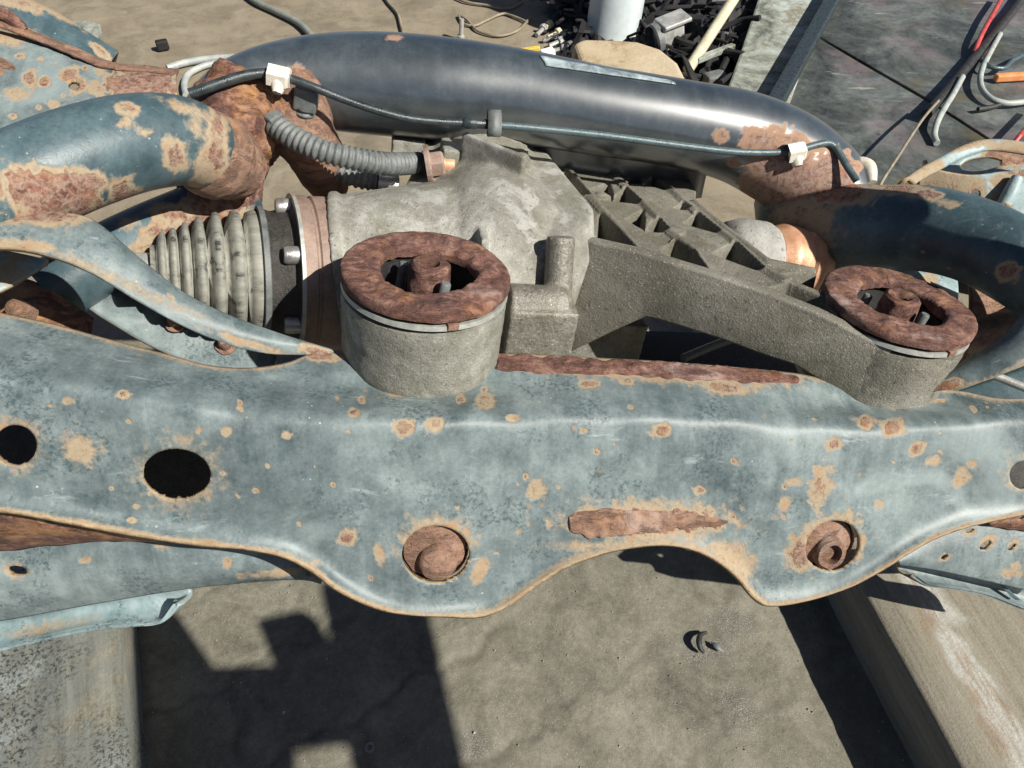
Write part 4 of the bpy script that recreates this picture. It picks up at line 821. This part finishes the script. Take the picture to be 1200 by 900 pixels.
# ================================================================ drive shafts
DS = thing('drive_shaft', 'left drive shaft with ribbed rubber boot and pinkish joint housing', 'drive shaft', pd(300, 330, .60))
ja = pd(397, 322, .60); jd = (pd(165, 322, .545) - ja).normalized()
def J(px): # distance along the joint axis where it passes the pixel column
    lo, hi_ = 0, .4
    for _ in range(40):
        m_ = (lo + hi_) / 2; lo, hi_ = (m_, hi_) if proj(ja + jd * m_)[0] > px else (lo, m_)
    return lo
lathe('joint_housing', ja, jd, dense([(.050, .001), (.0585, .001), (.0590, .004), (.0590, J(364)), (.0575, J(362)), (.0575, J(360)), (.0592, J(358)), (.0595, J(345))], .004), M['pink'], DS, 80)
lathe('flange_plate', ja, jd, [(.030, J(345)), (.0605, J(345)), (.0605, J(341)), (.030, J(341))], M['ring'], DS, 80)
lathe('boot_carrier', ja, jd, dense([(.056, J(341)), (.050, J(338)), (.047, J(318)), (.049, J(308)), (.045, J(305)), (.02, J(304))], .003), M['grime'], DS, 60)
jx, jy, jz = frame_of(jd, UU)
for k in range(6):
    a = k * math.pi / 3 + 0.25; p = ja + jd * J(341) + (jx * math.cos(a) + jy * math.sin(a)) * .051
    lathe('flange_bolt', p, jd, [(.0001, .011), (.0055, .011), (.0065, .009), (.0065, 0), (.008, -.0005)], M['steel'], DS, 16)
bp = []; j0, j1 = J(307), J(178)
rings = [(0.0, .0475, .044), (.17, .047, .033), (.35, .0452, .0315), (.51, .0415, .0295), (.645, .0375, .027), (.755, .0335, .0255), (.855, .0305, .0240)]
for i, (s, ro, ri) in enumerate(rings):
    c0 = j0 + (j1 - j0) * s; c1 = j0 + (j1 - j0) * (rings[i + 1][0] if i + 1 < len(rings) else .95); L = c1 - c0
    bp += [(ri, c0), (ro * .97, c0 + L * .16), (ro, c0 + L * .34), (ro * .985, c0 + L * .58), (ri + (ro - ri) * .4, c0 + L * .82)]
bp += [(.021, j0 + (j1 - j0) * .95), (.021, j1)]
lathe('rubber_boot', ja, jd, bp, M['boot'], DS, 64, sharp=0)
lathe('boot_clamp', ja, jd, [(.0495, J(310)), (.0505, J(309)), (.0505, J(303)), (.0485, J(302))], M['hose'], DS, 60)
lathe('shaft', ja, jd, [(.0155, J(185)), (.0155, J(150)), (.001, J(149))], M['ring'], DS, 32)
D2 = thing('drive_shaft', 'short copper coloured shaft joint behind the right bush of the ribbed arm', 'drive shaft', pd(950, 310, .68))
da = pd(897, 303, .655); dx_ = (RR * .95 + BB * .08 - UU * .16).normalized()
lathe('joint_housing', da, dx_, dense([(.026, .0), (.0315, .010), (.0315, .026), (.034, .028), (.034, .036), (.030, .038), (.028, .050), (.020, .052), (.014, .056), (.014, .09), (.001, .09)], .003), M['copper'], D2, 56)
lathe('clamp', da, dx_, [(.0150, .060), (.0175, .060), (.0175, .066), (.0150, .066)], M['steel'], D2, 32)

# ================================================================ pipes and conduits on the subframe
def ringed(name, pts, r, pitch, mat, label, cat, ends=True, group=None):
    C = crom([list(p) for p in pts], 400); P = [Vector(c) for c in C]; L = np.concatenate([[0], np.cumsum([(b - a).length for a, b in zip(P, P[1:])])])
    v = []; n_ = 20; N = int(L[-1] / pitch * 6); up = None; root = thing(name, label, cat, P[0], group)
    for i in range(N):
        s = L[-1] * i / (N - 1); p = Vector([np.interp(s, L, [q[k] for q in P]) for k in range(3)])
        p2 = Vector([np.interp(min(s + .001, L[-1]), L, [q[k] for q in P]) for k in range(3)]); p1 = Vector([np.interp(max(s - .001, 0), L, [q[k] for q in P]) for k in range(3)])
        t = (p2 - p1).normalized(); up = frame_of(t)[0] if up is None else up; up = (up - t * up.dot(t)).normalized(); sdv = t.cross(up)
        ph = i % 6; rr = r * (1.0 if ph in (0, 1, 2) else (0.86 if ph in (3, 5) else 0.82))
        v += [p + (up * math.cos(2 * math.pi * k / n_) + sdv * math.sin(2 * math.pi * k / n_)) * rr for k in range(n_)]
    f = [tuple(reversed(q)) for q in grid_faces(N, n_, True)]
    mesh('corrugated_sleeve', v, f, mat, root, sharp=60); return root, P
r1, P1 = ringed('wiring_conduit', D((322, 146, .565), (345, 162, .562), (380, 177, .562), (420, 187, .57), (455, 192, .585), (490, 191, .62)), .0088, .0046, M['hose'], 'thick grey corrugated conduit curving from the rusty collar onto the differential housing', 'conduit')
ax_ = (P1[0] - P1[6]).normalized(); x_, y_, z_ = frame_of(ax_)
box('plug', P1[0] + ax_ * .008, (x_, y_, z_), (.017, .013, .022), M['hose'], r1, .0015)
r2, P2_ = ringed('wiring_conduit', D((358, 124, .575), (356, 145, .585), (362, 165, .60), (385, 192, .612), (415, 208, .618), (448, 214, .625)), .0078, .0046, M['hose'], 'thinner corrugated conduit passing beneath the thick one toward the differential', 'conduit')
ax_ = (P2_[0] - P2_[6]).normalized(); x_, y_, z_ = frame_of(ax_)
box('plug', P2_[0] + ax_ * .006, (x_, y_, z_), (.017, .012, .018), M['hose'], r2, .0015)
lathe('end_ferrule', P2_[-1], (P2_[-1] - P2_[-8]), [(.009, -.004), (.009, .012), (.006, .013), (.001, .013)], M['steel'], r2, 20)
BPp = thing('brake_pipe', 'black brake pipe clipped along the front of the glossy rear tube', 'pipe', pd(580, 146, .59))
tube('rubber_hose', D((222, 110, .535), (240, 104, .537), (262, 96, .54), (290, 88, .545), (318, 86, .55), (345, 94, .553), (372, 104, .556), (402, 116, .562), (440, 129, .568), (480, 139, .575), (520, 143, .582), (548, 144, .587)), [.0037, .0037, .0036, .0036, .0034, .0032, .0031, .003, .003, .003, .0028, .0028], M['pipe'], BPp, 18, 140)
tube('metal_pipe', D((560, 146, .588), (600, 148, .592), (700, 158, .606), (800, 171, .62), (860, 178, .627), (900, 179, .632), (930, 177, .634), (960, 169, .636), (972, 168, .637), (980, 174, .637), (992, 194, .633), (1004, 212, .63)), [.0029] * 12, M['pipe_teal'], BPp, 18, 160)
lathe('hose_ferrule', pd(545, 144, .586), (pd(575, 146, .589) - pd(545, 144, .586)), [(.003, -.002), (.0045, 0), (.0045, .007), (.0038, .009), (.0038, .018), (.003, .019)], M['pipe'], BPp, 16)
pc = pd(579, 146, .589); ax_ = (pd(600, 148, .592) - pd(560, 146, .588)).normalized(); x_, y_, z_ = frame_of(ax_, UP)
cp = []
for k in range(29):
    a = math.radians(-60 + 300 * k / 28); cp.append(pc + x_ * (math.cos(a) * .0095 + .001) + y_ * (math.sin(a) * .0052))
v = [p + z_ * s for p in cp for s in (-.0052, .0052)]; o = mesh('pipe_clip', v, grid_faces(len(cp), 2), M['hose'], BPp, sharp=0); solid(o, .0016, 0)
def fitting(p, ax):
    x_, y_, z_ = frame_of(ax, UP); bolt('brass_fitting', p - z_ * .006, z_, .0085, .013, M['brass'], BPp, washer=False)
    o = lathe('brass_tab', p, x_, dense([(.0001, .0035), (.0045, .003), (.006, 0), (.0055, -.006), (.0035, -.012)], .0015), M['brass'], BPp, 18, .0008, 200)
fitting(pd(328, 90, .549), pd(345, 94, .553) - pd(310, 86, .55)); fitting(pd(932, 178, .632), pd(960, 169, .636) - pd(910, 179, .633))

# ================================================================ yard behind: cables, sheets, scrap
def cable(name, pix, r, mat, label, cat='cable', z=None, group=None, n=90):
    pts = [pz(x, y, (z if z is not None else r) + (h if h else 0)) for x, y, h in [(q + (0,))[:3] for q in pix]]
    v, f, _ = tube_verts(pts, [r] * len(pts), 12, n); o = mesh(name, v, f, mat, loc=pts[0]); return tag(o, label, cat, group)
cable('hose', [(280, -14), (300, 2), (325, 14), (350, 27), (366, 44), (372, 60)], .0085, M['cable_grey'], 'grey green hose end lying on bare ground behind the left of the black tube')
cable('cable', [(196, 80), (215, 74), (245, 69), (280, 67), (312, 66), (345, 72)], .0085, M['cable_white'], 'dirty white cable running straight on the ground left of the black tube')
cable('cable', [(218, 112), (216, 98), (222, 86), (240, 77), (262, 73), (300, 69)], .0075, M['cable_white'], 'dirty white cable bent into a hook beside the straight white cable')
cable('wire', [(446, -10), (456, 4), (466, 16), (470, 30), (474, 46)], .004, M['wire_tan'], 'short dusty wire crossing the ground just above the middle of the black tube', 'wire')
cable('wire', [(524, -8), (545, 2), (570, 6), (596, 10), (612, 2), (608, -8)], .0035, M['wire_tan'], 'dusty wire loop at the top of the picture nearest the dark scrap', 'wire')
cable('wire', [(622, 20), (606, 36), (584, 42), (560, 36), (548, 24), (538, 18), (544, 28), (556, 30), (570, 24), (590, 16), (604, 20), (618, 26)], .0035, M['wire_tan'], 'tangled dusty wire loop below the other wire loop near the small bolt', 'wire', n=160)
# small bolt standing on the ground
bq = pz(540, 46); o = lathe('small_bolt', bq, (0.1, 0, 1), [(.0001, 0), (.010, 0), (.010, .010), (.006, .011), (.006, .05), (.0055, .052), (.0001, .052)], M['alloy'], None, 16, loc=bq); tag(o, 'small pale bolt standing upright on the ground before the wire loops', 'bolt')
# washer and bit of rubber on the near ground
wq = pz(434, 877); o = lathe('washer', wq + Vector((0, 0, .002)), (0, 0, 1), [(.0030, 0), (.0055, 0), (.0055, .0016), (.0030, .0016), (.0030, 0)], M['steel'], None, 28, loc=wq); tag(o, 'tiny steel washer lying in shadow on the near ground', 'washer')
q0 = pz(824, 750); pts = [pz(x, y, h) for x, y, h in ((828, 741, .003), (821, 744, .006), (819, 752, .008), (821, 760, .006), (825, 765, .003))]
v, f, _ = tube_verts(pts, [.0018, .003, .0034, .003, .0015], 10, 24); o = mesh('rubber_scrap', v, f, M['rubber'], loc=q0); tag(o, 'curled black rubber scrap on the lit ground below the crossmember arch', 'scrap')
q0 = pz(840, 758); pts = [pz(x, y, h) for x, y, h in ((833, 752, .002), (840, 757, .004), (848, 764, .002))]
v, f, _ = tube_verts(pts, [.0008, .0035, .0006], 8, 16, ell=(.4, 1)); o = mesh('dry_leaf', v, f, M['hose'], loc=q0); tag(o, 'small dry grey leaf beside the curled rubber scrap', 'leaf')
q0 = pz(192, 58); v, f = box_pts(q0 + Vector((0, 0, .012)), (Vector((.9, .4, 0)), Vector((-.4, .9, 0)), Vector((0, 0, 1))), (.030, .02, .024)); o = mesh('pebble', v, f, M['dark'], loc=q0, smooth=False); fix_normals(o); bevel(o, .004); tag(o, 'small dark pebble alone on the ground beside the left bracket', 'pebble')
# glassy shard behind the left bracket
sh = [pz(70, 26, .02), pz(98, 23, .03), pz(117, 28, .03), pz(121, 52, .02), pz(122, 80, .01), pz(90, 60, .012)]
o = prism('plastic_shard', sh, Vector((0, 0, -.008)), M['slab'], None, .002, loc=pz(100, 50)); tag(o, 'grey broken plastic shard lying behind the left rusty bracket', 'shard')
# stained sheets on the right, lying on low rubble, with a dark bar between
def plate_z(name, pix, z, t, mat, label, cat, bw=.002):
    pts = [pz(x, y, (z(x, y) if callable(z) else z)) for x, y in pix]
    o = prism(name, pts, Vector((0, 0, -t)), mat, None, bw, loc=Vector((pts[0].x, pts[0].y, 0))); return tag(o, label, cat)
zs = 0.05
plate_z('metal_sheet', [(984, -30), (958, 41), (1010, 71), (1090, 117), (1160, 162), (1330, 258), (1420, 200), (1400, -30)], zs, .012, M['sheet'], 'stained grey green metal sheet at the upper right carrying the loose wiring', 'metal sheet')
plate_z('metal_sheet', [(957, 43), (900, 152), (930, 200), (1030, 290), (1200, 330), (1320, 330), (1328, 261), (1159, 165), (1089, 120), (1009, 74)], zs + .004, .012, M['sheet'], 'scratched stained metal sheet right of the black tube in front of the upper sheet', 'metal sheet')
plate_z('stone_slab', [(896, -25), (868, 60), (846, 120), (915, 150), (958, 30), (972, -25)], .062, .05, M['slab'], 'pale mottled grey slab between the dark scrap and the dark bar', 'slab', .006)
b0, b1 = pz(992, -30, .085), pz(898, 140, .085); t = (b1 - b0).normalized(); nn = Vector((t.y, -t.x, 0))
v, f = box_pts((b0 + b1) / 2, (t, nn, Vector((0, 0, 1))), ((b1 - b0).length, .034, .03)); o = mesh('dark_bar', v, f, M['pipe'], loc=Vector(((b0 + b1) / 2)), smooth=False); fix_normals(o); bevel(o, .006, 3); tag(o, 'dark blue grey steel bar lying between the pale slab and the metal sheets', 'bar')
bq = (b0 + b1) / 2 + nn * -.03; 
# tan stone, post, stick, metal block
st_px = [(670, 50), (682, 44), (720, 45), (748, 47), (776, 56), (796, 72), (810, 100), (760, 110), (690, 108)]
sv = [pz(x, y, .09) for x, y in st_px]; o = prism('sandy_stone', sv, Vector((0, 0, -.09)), M['stone'], None, .016, loc=Vector((sv[0].x, sv[0].y, 0))); o.modifiers['bevel'].segments = 4; tag(o, 'flat sandy brown stone just behind the black tube', 'stone')
p0 = pz(706, 46, 0.0); PT = thing('pipe_post', 'pale blue grey round post standing among dark scrap with wire tied round', 'post', p0)
pb = pz(716, 46, .0); tp_ = pb + Vector((.05, .10, .55))
v, f, _ = tube_verts([pb, tp_], [.068, .068], 40, 12); mesh('post_tube', v, f, M['post'], PT)
for hh, ang in ((.16, .25), (.27, -.2)):
    c = pb.lerp(tp_, hh / .55); axx = ((tp_ - pb).normalized() + Vector((ang, 0, 0))).normalized(); x_, y_, z_ = frame_of(axx)
    lp = [c + (x_ * math.cos(a) + y_ * math.sin(a)) * .0715 for a in np.linspace(0, 2 * math.pi, 40)]
    v, f, _ = tube_verts(lp, [.003] * len(lp), 8, 80); mesh('tie_wire', v, f, M['cable_white'], PT)
s0, s1 = pz(806, 82, .03), pz(806, 82, .03) + (pz(872, -20, .14) - pz(806, 82, .03)) * 1.2
v, f, _ = tube_verts([s0, s1], [.013, .013], 16, 20); o = mesh('wooden_stick', v, f, M['stick'], loc=s0); tag(o, 'pale round wooden stick leaning over the dark scrap', 'stick')
mb = thing('alloy_block', 'small scuffed alloy block with a clamp lying in the dark scrap', 'scrap part', pz(782, 52))
q = pz(784, 40, .06); ax3 = (Vector((.9, .35, .2)).normalized(), Vector((-.35, .93, 0)).normalized(), Vector((-.2, 0, 1)).normalized())
box('body', q, ax3, (.062, .05, .07), M['alloy'], mb, .006); box('cap', q + Vector((.004, -.004, .036)), ax3, (.072, .058, .010), M['alloy'], mb, .003)
lathe('clamp', q - ax3[0] * .035, ax3[0], [(.034, -.012), (.038, -.008), (.038, .006), (.03, .008)], M['hose'], mb, 28)
# the heap itself: uncountable bits, their shade put into a near-black colour
v, f, midx = [], [], []
NXH, NYH = 70, 56
c00 = pz(640, 96); c10 = pz(915, 96); c01 = pz(640, -70); c11 = pz(915, -70)
for i in range(NYH):
    for j in range(NXH):
        a_, b_ = j / (NXH - 1), i / (NYH - 1); p = (c00.lerp(c10, a_)).lerp(c01.lerp(c11, a_), b_); q = Vector((p.x, p.y, 0)) * 26
        ed = min(1, 7 * min(a_ * 1.2, 1 - a_, b_ * 2, 1 - b_)); p.z = -.006 + ed * max(0, .022 + .03 * abs(mn.noise(q)) + .018 * mn.noise(q * 2.7) + .010 * abs(mn.noise(q * 6))); v.append(p)
f = grid_faces(NYH, NXH); midx = [0] * len(f)
for _ in range(170):
    px, py = random.uniform(650, 900), random.uniform(-60, 92)
    if px < 676 and py > 50 or px > 868 and py > 20: continue
    c = pz(px, py, random.uniform(.025, .055)); s_ = random.uniform(.012, .04); k0 = len(v)
    if random.random() < .55:
        A3 = Matrix.Rotation(random.uniform(0, 6.28), 3, Vector((random.gauss(0, .4), random.gauss(0, .4), 1)).normalized()); ax3 = (A3.col[0], A3.col[1], A3.col[2])
        bv_, bf_ = box_pts(c, ax3, (s_ * random.uniform(.8, 2.6), s_ * random.uniform(.4, .9), s_ * random.uniform(.15, .4))); bv_ = [p + mn.noise_vector(p * 50) * (s_ * .3) for p in bv_]
    else:
        d_ = Vector((random.gauss(0, 1), random.gauss(0, 1), random.gauss(0, .25))).normalized() * s_ * 2.4; e_ = Vector((random.gauss(0, 1), random.gauss(0, 1), .2)) * s_ * .5; r_ = random.uniform(.003, .010)
        bv_, bf_, _n = tube_verts([c - d_, c + e_, c + d_], [r_, r_, r_], 7, 10)
    v += list(bv_); f += [tuple(k0 + k for k in q_) for q_ in bf_]; mi = 1 if random.random() < .10 else 0; midx += [mi] * len(bf_)
o = mesh('scrap_heap', v, f, M['dark'], loc=pz(780, 20), smooth=True, sharp=35, mats=[M['hose']], midx=midx); fix_normals(o); tag(o, 'dark heap of greasy broken car scraps behind the black tube', kind='stuff')
# recognisable bits at the heap's near edge
def bit(name, px, py, sz, mat, label, cat, rot=0.4, z=None):
    c = pz(px, py, (sz[2] / 2) if z is None else z); v, f = box_pts(c, (Vector((math.cos(rot), math.sin(rot), .1)).normalized(), Vector((-math.sin(rot), math.cos(rot), 0)), Vector((0, 0, 1))), sz)
    v = [p + mn.noise_vector(p * 80) * (min(sz) * .22) for p in v]
    o = mesh(name, v, f, mat, loc=pz(px, py), smooth=False); fix_normals(o); bevel(o, min(sz) * .18, 2); tag(o, label, cat)
bit('white_chip', 642, 62, (.035, .022, .016), M['white'], 'small white plastic chip lying left of the sandy stone', 'chip')
bit('yellow_chip', 621, 58, (.05, .014, .010), M['yellow'], 'small yellow plastic strip beside the white chip', 'chip', .1)
BL = ('loose pale bolt at the top left of the bolt cluster by the dark scrap', 'loose wooden coloured bolt topmost in the cluster by the dark scrap', 'loose steel bolt in the cluster closest to the dark scrap heap edge', 'loose pale bolt in the very middle of the bolt cluster', 'loose tan bolt at the right of the cluster touching the sandy stone', 'loose steel bolt lowest in the cluster between white chip and stone', 'loose pale bolt just right of the small white plastic chip', 'loose tan bolt left of the cluster middle above the white chip')
for k, (x, y, r_) in enumerate(((634, 36, 1.0), (640, 31, .7), (646, 45, .2), (652, 50, .5), (660, 47, 1.2), (664, 56, .8), (655, 58, .1), (650, 40, .6))):
    c = pz(x, y, .008); d_ = Vector((math.cos(r_), math.sin(r_), .15)); v, f, _ = tube_verts([c - d_ * .022, c + d_ * .006, c + d_ * .007, c + d_ * .018], [.006, .006, .011, .011], 8, 16)
    o = mesh('loose_bolt', v, f, (M['alloy'], M['stick'], M['steel'])[k % 3], loc=c, smooth=False); tag(o, BL[k], 'bolt', 'loose bolts left of the stone')
bit('bent_lever', 838, 62, (.11, .016, .012), M['slab'], 'grey bent lever in the dark scrap right of the stick', 'lever', .5, .05)
bit('grey_lug', 838, 92, (.05, .03, .03), M['hose'], 'rounded grey plastic lug close behind the black tube', 'lug', .3, .02)
bit('flat_bracket', 795, 20, (.13, .03, .012), M['dark'], 'dark flat bracket in the scrap left of the stick', 'bracket', -.5, .07)
# loose wiring on the sheet
def loom(name, pix, r, mat, label, n=60):
    pts = [pz(x, y, zs + r + .002 + h) for x, y, h in pix]; v, f, _ = tube_verts(pts, [r] * len(pts), 12, n); o = mesh(name, v, f, mat, loc=pts[0]); return tag(o, label, 'wire')
loom('wiring_loom', [(1225, -50, .0), (1196, 0, .0), (1170, 34, .0), (1140, 70, .0), (1112, 104, .004), (1086, 134, .012)], .011, M['rubber'], 'thick black wiring loom crossing the stained sheet at the upper right')
loom('wire', [(1100, 118, .04), (1084, 136, .05), (1070, 156, .06), (1052, 184, .07), (1034, 212, .08), (1028, 226, .08)], .0028, M['wire_tan'], 'thin stiff wire running from the black loom down to the right tube')
loom('wire', [(1128, 90, .02), (1116, 112, .02), (1106, 128, .02), (1098, 144, .015), (1095, 158, .006), (1098, 168, .004)], .0062, M['cable_white'], 'pale sleeve hanging off the black loom with a blunt end')
loom('wire', [(1176, -6, .014), (1165, 14, .018), (1156, 30, .016), (1148, 46, .014), (1142, 62, .008)], .0055, M['red'], 'red wire lying along the top of the black loom')
loom('wire', [(1172, 40, .012), (1160, 62, .012), (1150, 84, .012), (1150, 102, .01), (1162, 116, .008), (1182, 121, .006), (1220, 116, .006)], .0062, M['cable_white'], 'white cable curving in a big hook right of the black loom')
loom('wire', [(1150, 70, .01), (1160, 78, .014), (1176, 80, .012), (1188, 70, .012), (1220, 56, .012)], .005, M['pipe_teal'], 'dark wire crossing above the orange connector')
loom('wire', [(1146, 128, .004), (1160, 126, .004), (1174, 122, .004)], .005, M['rubber'], 'short black wire end below the white hook cable')
loom('wire', [(1188, 168, .02), (1196, 158, .03), (1206, 146, .03), (1230, 120, .03)], .005, M['red'], 'red wire at the right edge behind the rusty spring cup')
q = pz(1187, 90, zs + .012); v, f = box_pts(q, (Vector((1, .12, 0)).normalized(), Vector((-.12, 1, 0)).normalized(), Vector((0, 0, 1))), (.085, .016, .016)); o = mesh('orange_connector', v, f, M['orange'], loc=pz(1187, 90, zs), smooth=False); fix_normals(o); bevel(o, .003); tag(o, 'orange cable connector beside the white hook cable', 'connector')

# ================================================================ added trestle out of view, planks outlined along the sun to shadow the near ground
ZT = 0.98; SH = SUN * (ZT / SUN.z)
TB = thing('plank_trestle', 'old trestle of loose grey planks standing on the ground in front of the subframe', 'trestle', Vector((pz(480, 1000).x + SH.x, pz(480, 1000).y + SH.y, 0)))
def shadow_plank(px_poly, dz=0.0):
    top = [pz(x, y) + SUN * ((ZT + dz) / SUN.z) for x, y in px_poly]; prism('plank', top, Vector((0, 0, .024)), M['old_plank'], TB, .002)
shadow_plank([(394, 692), (505, 716), (550, 900), (590, 1060), (640, 1250), (520, 1250), (470, 1060), (432, 900)])
shadow_plank([(175, 815), (262, 795), (420, 790), (470, 868), (395, 872), (350, 884), (175, 900)], .026)
shadow_plank([(318, 738), (374, 726), (420, 800), (440, 870), (372, 880), (344, 800)], .052)
shadow_plank([(164, 738), (212, 722), (262, 795), (350, 885), (352, 960), (380, 1250), (185, 1250), (170, 900)])
shadow_plank([(170, 1010), (640, 1010), (660, 1080), (180, 1090)], -.026)
for x, y in ((200, 1060), (600, 1050), (210, 1240), (600, 1230)):
    p = pz(x, y) + SH; box('trestle_leg', Vector((p.x, p.y, ZT / 2 - .015)), (Vector((1, 0, 0)), Vector((0, 1, 0)), Vector((0, 0, 1))), (.05, .05, ZT - .03), M['old_plank'], TB, .003)
